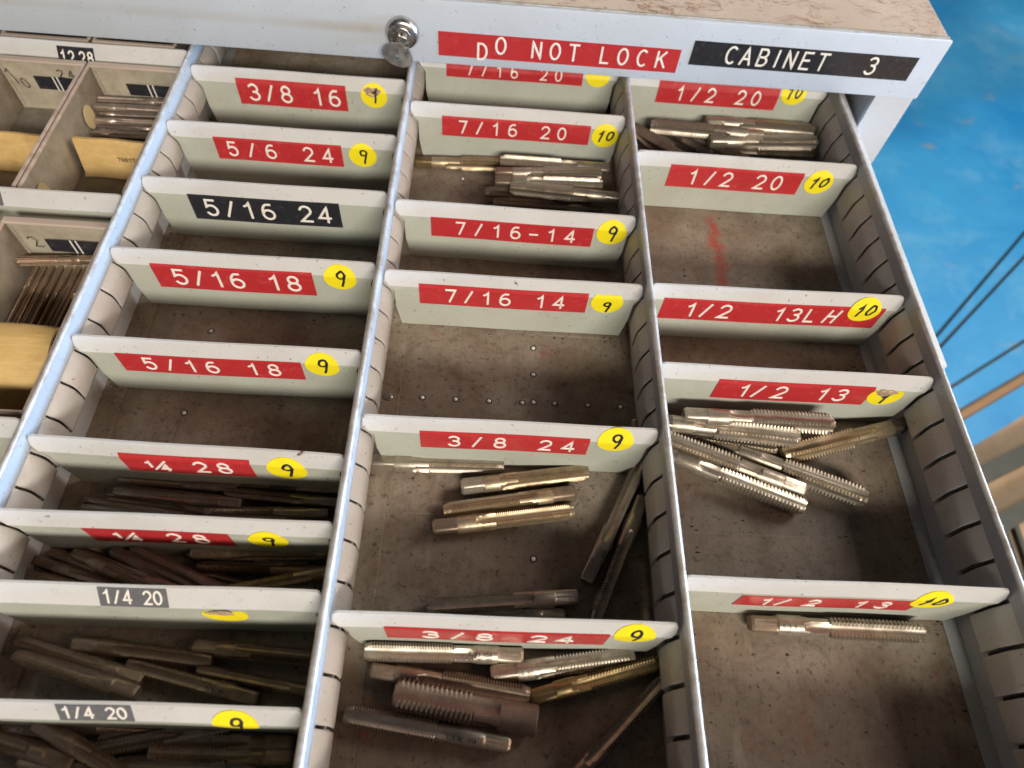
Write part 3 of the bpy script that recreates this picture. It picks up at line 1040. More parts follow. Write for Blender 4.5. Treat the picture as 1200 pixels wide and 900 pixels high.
def make_divider(name_id, xl, xr, Y, bulL, bulR, label, lean=0.36, tilt=0.0, skew=0.0, group='metal bin dividers standing in the drawer slots', hb=HB):
    """one pressed divider sheet: flat face, lip bent back along the top, ends cut to clear the wall tabs"""
    th = 0.11
    root_x = (xl + xr) / 2

    def ysurf(z):
        y = tilt * z / hb if z < hb else tilt + (z - hb) / (HT - hb) * lean
        return y
    lev = [0.06, 0.5, 1.2, 1.7, 1.9, 2.4, 2.9, 3.2, 3.45, hb, hb + 0.04, 3.95, 4.2, 4.38, 4.48, HT]
    lev = sorted(set(lev))

    def ends(z):
        def bl(bul, z):
            if z >= 3.95:
                return 0.0
            if z >= 3.2:
                return bul * (3.95 - z) / 0.75
            if z >= 1.7:
                return bul
            return bul + (1.7 - z) / 1.7 * 0.25
        rr = 0.24
        rc = 0.0 if z < HT - rr else rr - math.sqrt(max(0, rr * rr - (z - (HT - rr)) ** 2))
        return xl + bl(bulL, z) + rc, xr - bl(bulR, z) - rc
    NX = 10
    v = []
    for s in (0, 1):
        for z in lev:
            a, b = ends(z)
            for i in range(NX + 1):
                t = i / NX
                x = a + (b - a) * t
                y = ysurf(z) + (t - 0.5) * 2 * skew + (th if s else 0) + 0.02 * math.sin(t * 9 + Y)
                v.append((x - root_x, y, z))
    q = NX + 1
    Q = q * len(lev)
    f, fm = [], []
    for j in range(len(lev) - 1):
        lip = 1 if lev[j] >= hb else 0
        for i in range(NX):
            a = j * q + i
            f.append((a, a + 1, a + q + 1, a + q)); fm.append(lip)
            f.append((Q + a, Q + a + q, Q + a + q + 1, Q + a + 1)); fm.append(lip)
        a = j * q
        f.append((a, a + q, Q + a + q, Q + a)); fm.append(lip)
        a = j * q + NX
        f.append((a, Q + a, Q + a + q, a + q)); fm.append(lip)
    j = (len(lev) - 1) * q
    for i in range(NX):
        f.append((i, Q + i, Q + i + 1, i + 1)); fm.append(0)
        f.append((j + i, j + i + 1, Q + j + i + 1, Q + j + i)); fm.append(1)
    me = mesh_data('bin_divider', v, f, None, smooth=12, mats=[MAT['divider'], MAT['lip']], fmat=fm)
    o = link('bin_divider', me, None, (root_x, Y, 0))
    tag(o, label, 'divider', group)

    def mp(u, z, l):
        y = ysurf(z) + ((u - xl) / (xr - xl) - 0.5) * 2 * skew + 0.02 * math.sin((u - xl) / (xr - xl) * 9 + Y)
        # push out along the sheet's own normal
        sl = (ysurf(z + 0.01) - ysurf(z)) / 0.01
        k = 1 / math.sqrt(1 + sl * sl)
        return (u - root_x, y - (l + 0.004) * k, z + (l + 0.004) * sl * k)
    return o, mp


def even(s, a, b, **kw):
    n_ = len(s) - 1
    return [(c, a + (b - a) * i / n_) for i, c in enumerate(s) if c != ' ']


QTR = [('1', .20, .28, .55), ('/', .255, .0, .9, .35), ('4', .31, -.08, .62)]
SPEC = {
    # id: (tape mat, x0, x1, z0, z1, chars, sticker(x, z, r, text, torn, cut), label)
    '10': ('red', 3.20, 10.85, 1.98, 3.95, even('3/8 16', .145, .885), (12.82, 3.35, .93, '1', True, None), 'divider with red 3/8 16 tape and a torn yellow sticker'),
    '11': ('red', 3.07, 11.42, 2.02, 3.74, even('5/6 24', .13, .88), (12.78, 3.05, .92, '9', False, None), 'metal divider with red 5/6 24 tape and yellow sticker 9'),
    '12': ('black', 2.8, 12.06, 1.65, 3.68, even('5/16 24', .13, .89), None, 'metal divider with black 5/16 24 tape and no sticker'),
    '13': ('red', 2.25, 11.4, 1.78, 3.76, even('5/16 18', .155, .87), (12.99, 3.45, .94, '9', False, None), 'divider with red 5/16 18 tape, next after the black taped one'),
    '14': ('red', 2.2, 11.85, 2.02, 3.66, even('5/16 18', .16, .84), (12.97, 3.45, .90, '9', False, None), 'divider with red 5/16 18 tape behind the upper bin of dark taps'),
    '15': ('red', 4.3, 10.5, 2.2, 3.9, QTR + [('2', .60), ('8', .78)], (12.21, 3.25, .98, '9', False, None), 'divider with red 1/4 28 tape, the farther of two such'),
    '16': ('red', 3.75, 10.25, 1.95, 3.62, QTR + [('2', .60), ('8', .78)], (11.96, 3.0, .92, '9', False, None), 'divider with red 1/4 28 tape behind the reddish taps'),
    '17': ('grey', 5.75, 8.6, 3.66, 4.50, even('1/4 20', .12, .86), (10.75, 2.85, .98, None, True, .45), 'divider with faded 1/4 20 tape and torn sticker'),
    '18': ('grey', 5.65, 8.5, 3.66, 4.50, even('1/4 20', .12, .86), (12.4, 3.55, .92, '9', False, None), 'frontmost left divider with faded 1/4 20 tape'),
    '19': (None, 0, 0, 0, 0, None, None, 'blank divider in the shadow at the very back of the left column'),
    '20': ('red', 17.72, 27.9, 3.0, 4.3, even('7/16 20', .17, .82), (29.0, 3.9, .9, None, False, None), 'divider with red tape half hidden under the red lock warning'),
    '21': ('red', 17.82, 28.26, 2.25, 3.80, even('7/16 20', .14, .81), (29.34, 3.1, .94, '10', False, None), 'divider with red 7/16 20 tape and yellow sticker 10'),
    '22': ('red', 17.82, 28.08, 2.05, 3.66, even('7/16-14', .18, .86), (29.22, 3.35, .95, '9', False, None), 'divider with red 7/16-14 tape, the one with a dash'),
    '23': ('red', 17.6, 27.5, 2.2, 3.86, even('7/16 14', .185, .83), (28.65, 3.25, .95, '9', False, .62), 'divider with red 7/16 14 tape behind the bin with rivets'),
    '24': ('red', 18.5, 27.2, 2.15, 3.80, even('3/8 24', .2, .88), (28.5, 3.7, .92, '9', False, None), 'divider with red 3/8 24 tape in front of the bin with rivets'),
    '25': ('red', 17.82, 27.7, 1.78, 3.72, even('3/8 24', .2, .81), (28.79, 3.6, .92, '9', False, None), 'front divider with red 3/8 24 tape, taps on both sides'),
    '30': ('red', 33.6, 42.8, 2.4, 4.1, even('1/2 20', .19, .82), (43.85, 3.9, .93, '10', False, None), 'divider with red 1/2 20 tape directly under the CABINET 3 rail'),
    '31': ('red', 33.6, 42.9, 2.0, 3.82, even('1/2 20', .19, .82), (44.12, 3.15, .97, '10', False, None), 'divider with red 1/2 20 tape behind the red paint streak'),
    '32': ('red', 32.0, 45.5, 1.88, 3.74, [('1', .138), ('/', .205), ('2', .29), ('1', .54), ('3', .61), ('L', .685), ('H', .775, 0, 1, .15)], (44.25, 3.5, .95, '10', False, None), 'divider with long red 1/2 13LH tape under its sticker'),
    '33': ('red', 34.5, 43.35, 1.98, 3.78, [('1', .19), ('/', .28), ('2', .42), ('1', .70), ('3', .815)], (44.21, 3.05, .95, '1', True, .55), 'divider with red 1/2 13 tape and a torn sticker'),
    '34': ('red', 34.1, 42.75, 1.78, 3.35, [('1', .16), ('/', .25), ('2', .42), ('1', .69), ('3', .82)], (43.1, 3.4, .92, '10', False, None), 'front divider with red 1/2 13 tape and whole sticker'),
}
GAPL = [0.20, 0.47, 0.45]
for k_, (tm, x0, x1, z0, z1, chars, stk, lab) in SPEC.items():
    col, Y = DIV[k_]
    xl = WX[col] + (GAPL[col] if col else 0.30)
    xr = WX[col + 1] - 0.10
    lean = {'17': 0.62, '18': 0.50}.get(k_, 0.36)
    tl = {'17': 0.15}.get(k_, 0.0)
    hb = {'17': 3.6}.get(k_, HB)
    o, mp = make_divider(k_, xl, xr, Y, 0.50 if col else 0.52, 0.33 if col == 2 else 0.35, lab, lean=lean, tilt=tl,
                         skew={'15': -.12, '17': .05, '22': -.08, '32': .09}.get(k_, 0))
    if tm:
        tape_label(o, x0, x1, z0, z1, chars, mp, tm, lh=0.62 if tm != 'grey' else 0.66, base=0.20,
                   stroke=(z1 - z0) * 0.082 if tm != 'grey' else 0.085)
    if stk:
        sx_, sz_, sr, txt, torn, cut = stk
        lift = 0.03 if k_ == '32' else 0.0
        mpp = (lambda mp, lift: (lambda u, v_, l: mp(u, v_, l + lift)))(mp, lift)
        disc_sticker(o, sx_, sz_, sr, txt, mpp, torn, cut)

# ================================================================== LEFT COLUMN: dividers, clear bins, kraft paper
for Y, lab, tp in ((37.75, 'divider with small black 12 28 tape, at the back of the left edge', (-9.35, -6.85, 3.3, 4.3)),
                   (23.3, 'pale divider crossing the left edge column between two rows of clear bins', None),
                   (8.2, 'divider whose bare corner shows at the left edge before the kraft envelope', None)):
    o, mp = make_divider('x', -15.3, -0.35, Y, 0.5, 0.35, lab, lean=0.55)
    if tp:
        tape_label(o, tp[0], tp[1], tp[2], tp[3], [('1', .14), ('2', .36), ('2', .66), ('8', .88)], mp, 'black', lh=0.62, base=0.12, stroke=0.11)
    elif Y > 20:
        tape_label(o, -10.2, -7.35, 3.64, 4.5, [('1', .15), ('2', .38)], mp, 'grey', lh=0.6, base=0.2, stroke=0.08)


def clear_bin(x0, x1, y0, y1, h, label, mid=None, disc=(), label_strip=None, marks=()):
    ox, oy = (x0 + x1) / 2, (y0 + y1) / 2
    t = 0.16
    o = empty('clear_bin', (ox, oy, 0.15))
    tag(o, label, 'plastic bin', 'clear plastic bins in the left column')
    x0, x1, y0, y1 = x0 - ox, x1 - ox, y0 - oy, y1 - oy
    MB().box(x0, y0, 0, x1, y1, t, 0.04).build('base', MAT['clear'], o)
    e = 0.01
    for nm_, bx in (('wall', (x0, y1 - t, t + e, x1, y1, h)), ('wall', (x0, y0, t + e, x1, y0 + t, h)),
                    ('wall', (x0, y0 + t + e, t + e, x0 + t, y1 - t - e, h)), ('wall', (x1 - t, y0 + t + e, t + e, x1, y1 - t - e, h))):
        MB().box(*bx).build(nm_, MAT['clear'], o)
    rim = MB()
    r, z = 0.30, h + 0.01
    rim.box(x0 - 0.02, y1 - t, z, x1 + 0.02, y1 + r, z + 0.16, 0.03)
    rim.box(x0 - 0.02, y0 - 0.1, z, x1 + 0.02, y0 + t, z + 0.14, 0.03)
    rim.box(x0 - 0.05, y0 + t + e, z, x0 + t, y1 - t - e, z + 0.14, 0.03)
    rim.box(x1 - t, y0 + t + e, z, x1 + 0.05, y1 - t - e, z + 0.14, 0.03)
    rim.build('rim', MAT['binrim'], o)
    for s in (-1, 1):
        MB().box(s * (x1 - 0.35) - 0.05, y1 - t - 0.06, 0.3, s * (x1 - 0.35) + 0.05, y1 - t - 0.01, h - 0.2).build('rib', MAT['clear'], o)
    for side, dy, dz in disc:
        n = 24
        xs = x1 - t - 0.02 if side > 0 else x0 + t + 0.02
        v = [(xs, dy + 0.62 * math.cos(2 * math.pi * i / n), dz + 0.85 * math.sin(2 * math.pi * i / n)) for i in range(n)]
        v += [(xs - side * 0.03, a[1], a[2]) for a in v]
        f = [tuple(range(n)), tuple(range(2 * n - 1, n - 1, -1))] + [(i, (i + 1) % n, n + (i + 1) % n, n + i) for i in range(n)]
        q = MB().add(v, f).build('round_sticker', MAT['cream'], o)
        recalc(q.data)
    ym = y1 - t - 0.02
    if label_strip:
        a, b, c_, d_ = label_strip
        mp = lambda u, v_, l: (u - ox, ym - 0.01 - l, v_)
        tape_label(o, a, b, c_, d_, [('|', .46), ('|', .56)], mp, 'black', lh=0.75, base=0.12, stroke=0.09)
    if marks:
        mp = lambda u, v_, l: (u - ox, ym - 0.012 - l, v_)
        for mk in marks:
            lettering([mk], 1.0, 0.06, mp, 0.008, jitter=0.02, parent=o, mat=MAT['ink'], name='pen_mark')
    return o


m = NT('cream_sticker')
v = m.coords()
m.set(Base_Color=m.mix(m.noise(v, 90, 4), (0.66, 0.54, 0.30), (0.55, 0.42, 0.22)), Roughness=0.5)
MAT['cream'] = m.m

clear_bin(-13.1, -6.98, 24.2, 36.55, 3.85, 'clear plastic bin at the far left with a folded kraft card standing in it',
          label_strip=(-10.9, -8.0, 1.9, 2.9), marks=[('1', -12.3, 2.2, 1.1, -.3), ('0', -11.7, 1.9, .7, -.2), ('2', -8.9, 2.9, .6, 0), ('4', -8.2, 2.9, .6, 0)])
clear_bin(-6.75, -0.55, 24.2, 36.55, 3.85, 'clear plastic bin holding a stack of slim taps and a kraft card', disc=((-1, 3.3, 1.9), (-1, -4.6, 2.1)),
          label_strip=(-4.6, -1.3, 1.9, 2.8))
clear_bin(-6.55, -0.55, 9.3, 21.7, 3.85, 'lower clear plastic bin holding a row of coppery taps', label_strip=(-4.7, -1.5, 1.8, 2.8),
          marks=[('2', -5.3, 2.1, .8, -.3)])
clear_bin(-13.1, -6.98, 9.3, 21.7, 3.85, 'lower clear bin whose corner shows at the left edge')
clear_bin(-13.6, -7.6, 39.2, 50.5, 3.9, 'clear bin with a pale rim under the cabinet front, left of the small tape')
clear_bin(-7.3, -1.6, 39.2, 50.5, 3.9, 'clear bin with a pale rim under the cabinet front, right of the small tape')


def sheet(name, grid, mat, th=0.06, loc=(0, 0, 0), smooth=60):
    """a bent sheet from a grid of points, with thickness"""
    r_, c_ = len(grid), len(grid[0])
    v = [tuple(p_) for row in grid for p_ in row] + [(p_[0], p_[1] + th * 0.5, p_[2] - th) for row in grid for p_ in row]
    Q = r_ * c_
    f = []
    for j in range(r_ - 1):
        for i in range(c_ - 1):
            a = j * c_ + i
            f += [(a, a + 1, a + c_ + 1, a + c_), (Q + a, Q + a + c_, Q + a + c_ + 1, Q + a + 1)]
    for i in range(c_ - 1):
        a = (r_ - 1) * c_ + i
        f += [(i, Q + i, Q + i + 1, i + 1), (a, a + 1, Q + a + 1, Q + a)]
    for j in range(r_ - 1):
        a = j * c_
        b = a + c_ - 1
        f += [(a, a + c_, Q + a + c_, Q + a), (b, Q + b, Q + b + c_, b + c_)]
    me = mesh_data(name, v, f, mat, smooth)
    recalc(me)
    return link(name, me, None, loc)


def kraft_card(x0, x1, Y, h, lean, label, zb=0.34):
    cx = (x0 + x1) / 2
    rows = []
    prof = [(-0.25, 0.0), (0.0, 0.12), (0.1, .8), (lean * .5, h * .55), (lean, h * .93), (lean + 0.12, h), (lean + 0.35, h - 0.05), (lean + 0.42, h * .6), (lean + .5, h * .3)]
    for dy, z in prof:
        row = []
        for i in range(13):
            t = i / 12
            x = x0 + (x1 - x0) * t - cx
            row.append((x, dy + 0.05 * math.sin(t * 9 + z * 1.5), zb + z + 0.025 * math.sin(t * 6 + dy) - (0.15 * max(0, t - 0.8) * h if z > h * .8 else 0)))
        rows.append(row)
    return tag(sheet('kraft_card', rows, MAT['kraft'], loc=(cx, Y, 0)), label, 'card')


kraft_card(-12.7, -7.3, 29.9, 2.5, 0.5, 'creased yellow brown kraft card standing in the far left clear bin')
kraft_card(-6.3, -0.9, 29.9, 2.5, 0.5, 'yellow brown kraft card with faint print, next to the stack of slim taps')
# the print on the right hand card
pm = lambda u, v_, l: (u, 30.02 - l, v_)
pr = lettering([(c__, -3.6 + .24 * i, 1.55, .28, 0) for i, c__ in enumerate('7001710')], 1.0, 0.03, pm, 0.01, parent=None, mat=MAT['ink'], name='printed_code')
card = [o for o in C.objects if o.name.startswith('kraft_card')][-1]
pr.parent = card
pr.matrix_parent_inverse = Matrix.Translation(-card.location)

# folded kraft envelope, leaning in the lower bin
rows = []
prof = [(14.35, 3.2), (14.55, 4.0), (14.3, 4.28), (13.6, 4.2), (12.9, 3.95), (12.3, 3.5), (11.7, 2.7), (11.2, 1.7), (10.9, .8), (10.6, .45)]
for j, (y, z) in enumerate(prof):
    row = []
    for i in range(15):
        t = i / 14
        row.append((-12.6 + 11.75 * t, y + 0.10 * math.sin(t * 8 + j), z + 0.08 * math.sin(t * 10 + j * .7)))
    rows.append(row)
tag(sheet('kraft_envelope', rows, MAT['kraft'], th=0.12), 'thick folded kraft envelope slumped in the lower bins at the left edge', 'envelope')

# ================================================================== TAPS
TAPMESH = {}


def lathe_x(rings, cap0=True, cap1=True):
    """rings: list of (x, [radius per angle])"""
    v, f = [], []
    n = len(rings[0][1])
    cs = [(math.cos(2 * math.pi * i / n), math.sin(2 * math.pi * i / n)) for i in range(n)]
    for x, rr in rings:
        v += [(x, rr[i] * cs[i][0], rr[i] * cs[i][1]) for i in range(n)]
    for k in range(len(rings) - 1):
        a, b = k * n, (k + 1) * n
        f += [(a + i, b + i, b + (i + 1) % n, a + (i + 1) % n) for i in range(n)]
    if cap0:
        f.append(tuple(range(n)))
    if cap1:
        f.append(tuple(len(rings) * n - 1 - i for i in range(n)))
    return v, f


def tap_meshes(D, L, pitch, Ds, flutes, taper, square=True):
    key_ = (D, round(L * 2) / 2, pitch)
    if key_ in TAPMESH:
        return TAPMESH[key_]
    L = key_[1]
    R, Rs = D / 2, Ds / 2
    sq = min(1.3, 0.62 + Ds * 0.65) if square else 0.0
    xs = L * 0.44                       # where the thread begins
    run = L * 0.10 + D * 0.35           # length of the flutes' run-out into the shank
    xr = xs - run
    # square end
    n = 32
    v, f = [], []
    half = 0.40 * Ds
    rings = []
    if square:
        for x, k, mixv in ((0.0, .80, 1), (0.10, .96, 1), (0.14, 1, 1), (sq - 0.08, 1, 1), (sq, 1, 0.4), (sq + 0.05, 1.0, 0.0)):
            rr = []
            for i in range(n):
                a = 2 * math.pi * i / n
                s_ = min(Rs * 0.99, half / max(abs(math.cos(a)), abs(math.sin(a))))
                rr.append((s_ * mixv + Rs * 0.985 * (1 - mixv)) * k)
            rings.append((x, rr))
        v, f = lathe_x(rings)
        m0 = mesh_data('square_end', v, f, MAT['bright'], smooth=28)
    else:
        m0 = None
    # shank
    rings = [(sq + (0.03 if square else 0), [Rs * (0.96 if square else 0.9)] * n), (sq + (0.07 if square else 0.08), [Rs] * n), (xr + 0.05, [Rs] * n), (xr + 0.06, [Rs * 0.98] * n)]
    v, f = lathe_x(rings)
    m1 = mesh_data('shank', v, f, MAT['bright'], smooth=40)
    # threaded body with flutes
    n = 44
    th = np.arange(n) * 2 * math.pi / n
    rf = R * 0.48
    cfull = R * 1.03
    xsl = list(np.linspace(xr, xs - 0.02, 14)) + list(np.arange(xs, L, pitch / 4)) + [L]
    rings = []
    for x in xsl:
        if x < xs:
            base = np.full(n, Rs)
            t = (x - xr) / (xs - xr)
            c_ = cfull + rf * 1.0 * (1 - math.sqrt(max(0, 1 - (1 - t) ** 2))) + max(0, Rs - R) + (R - Rs) * -1 * (1 - t)
        else:
            ph = (x / pitch + th / (2 * math.pi)) % 1.0
            dep = pitch * 0.72
            tri = np.clip(np.abs(ph * 2 - 1) * 1.35 - 0.12, 0, 1)
            q = min(1.0, (x - xs) / 0.12)
            q2 = max(0.0, (x - (L - taper)) / taper) if taper > 0 else 0
            Rm = R * (Rs / R + (1 - Rs / R) * q)
            base = Rm - dep * (1 - tri) * 0.95
            lim = R * (1 - 0.30 * q2)
            base = np.minimum(base, lim)
            c_ = cfull
        r = base.copy()
        for kf in range(flutes):
            a = th - 2 * math.pi * kf / flutes
            a = (a + math.pi) % (2 * math.pi) - math.pi
            s_ = np.abs(c_ * np.sin(a))
            ok = (s_ < rf) & (np.abs(a) < 1.2)
            fl = np.where(ok, c_ * np.cos(a) - np.sqrt(np.maximum(rf * rf - s_ * s_, 0)), 9)
            r = np.minimum(r, np.maximum(fl, 0.12 * R))
        rings.append((float(x), [float(q_) for q_ in r]))
    lastx, lastr = rings[-1]
    rings.append((L + 0.03, [q_ * 0.86 for q_ in lastr]))
    v, f = lathe_x(rings)
    m2 = mesh_data('threaded_body', v, f, MAT['bright'], smooth=32)
    TAPMESH[key_] = (m0, m1, m2)
    return TAPMESH[key_]


KIND = {1.27: (0.195, 0.98, 4, 0.45), 1.2: (0.127, 0.98, 4, 0.35), 1.5: (0.15, 1.2, 4, 0.3), 1.1: (0.13, 0.86, 4, 0.4), 0.95: (0.106, 0.94, 4, 0.45), 1.0: (0.16, 0.95, 4, 0.4),
        0.9: (0.15, 0.88, 4, 0.6), 1.6: (0.22, 1.36, 4, 0.25), 0.8: (0.12, 0.78, 4, 0.7), 0.7: (0.10, 0.68, 3, 0.5), 0.65: (0.1, 0.6, 3, 0.3), 0.64: (0.095, 0.62, 3, 0.6), 0.6: (0.09, 0.58, 3, 0.4), 0.45: (0.08, 0.43, 3, 0.4)}
GROUPS = {'c3a': 'taps in the upper right bin', 'c3b': 'taps heaped in the 1/2 13 bin', 'c3c': None, 'c2a': 'taps stacked in the 7/16 20 bin', 'c2b': 'taps in the wide 3/8 24 bin',
          'c2c': 'taps in the front 3/8 24 bin', 'c1a': 'taps in the upper 1/4 28 bin', 'c1b': 'taps in the lower 1/4 28 bin', 'c1c': 'taps in the middle 1/4 20 bin',
          'c1d': 'taps in the frontmost left bin', 'c0a': 'slim taps in the clear bin', 'c0b': 'coppery taps in the lower clear bin'}
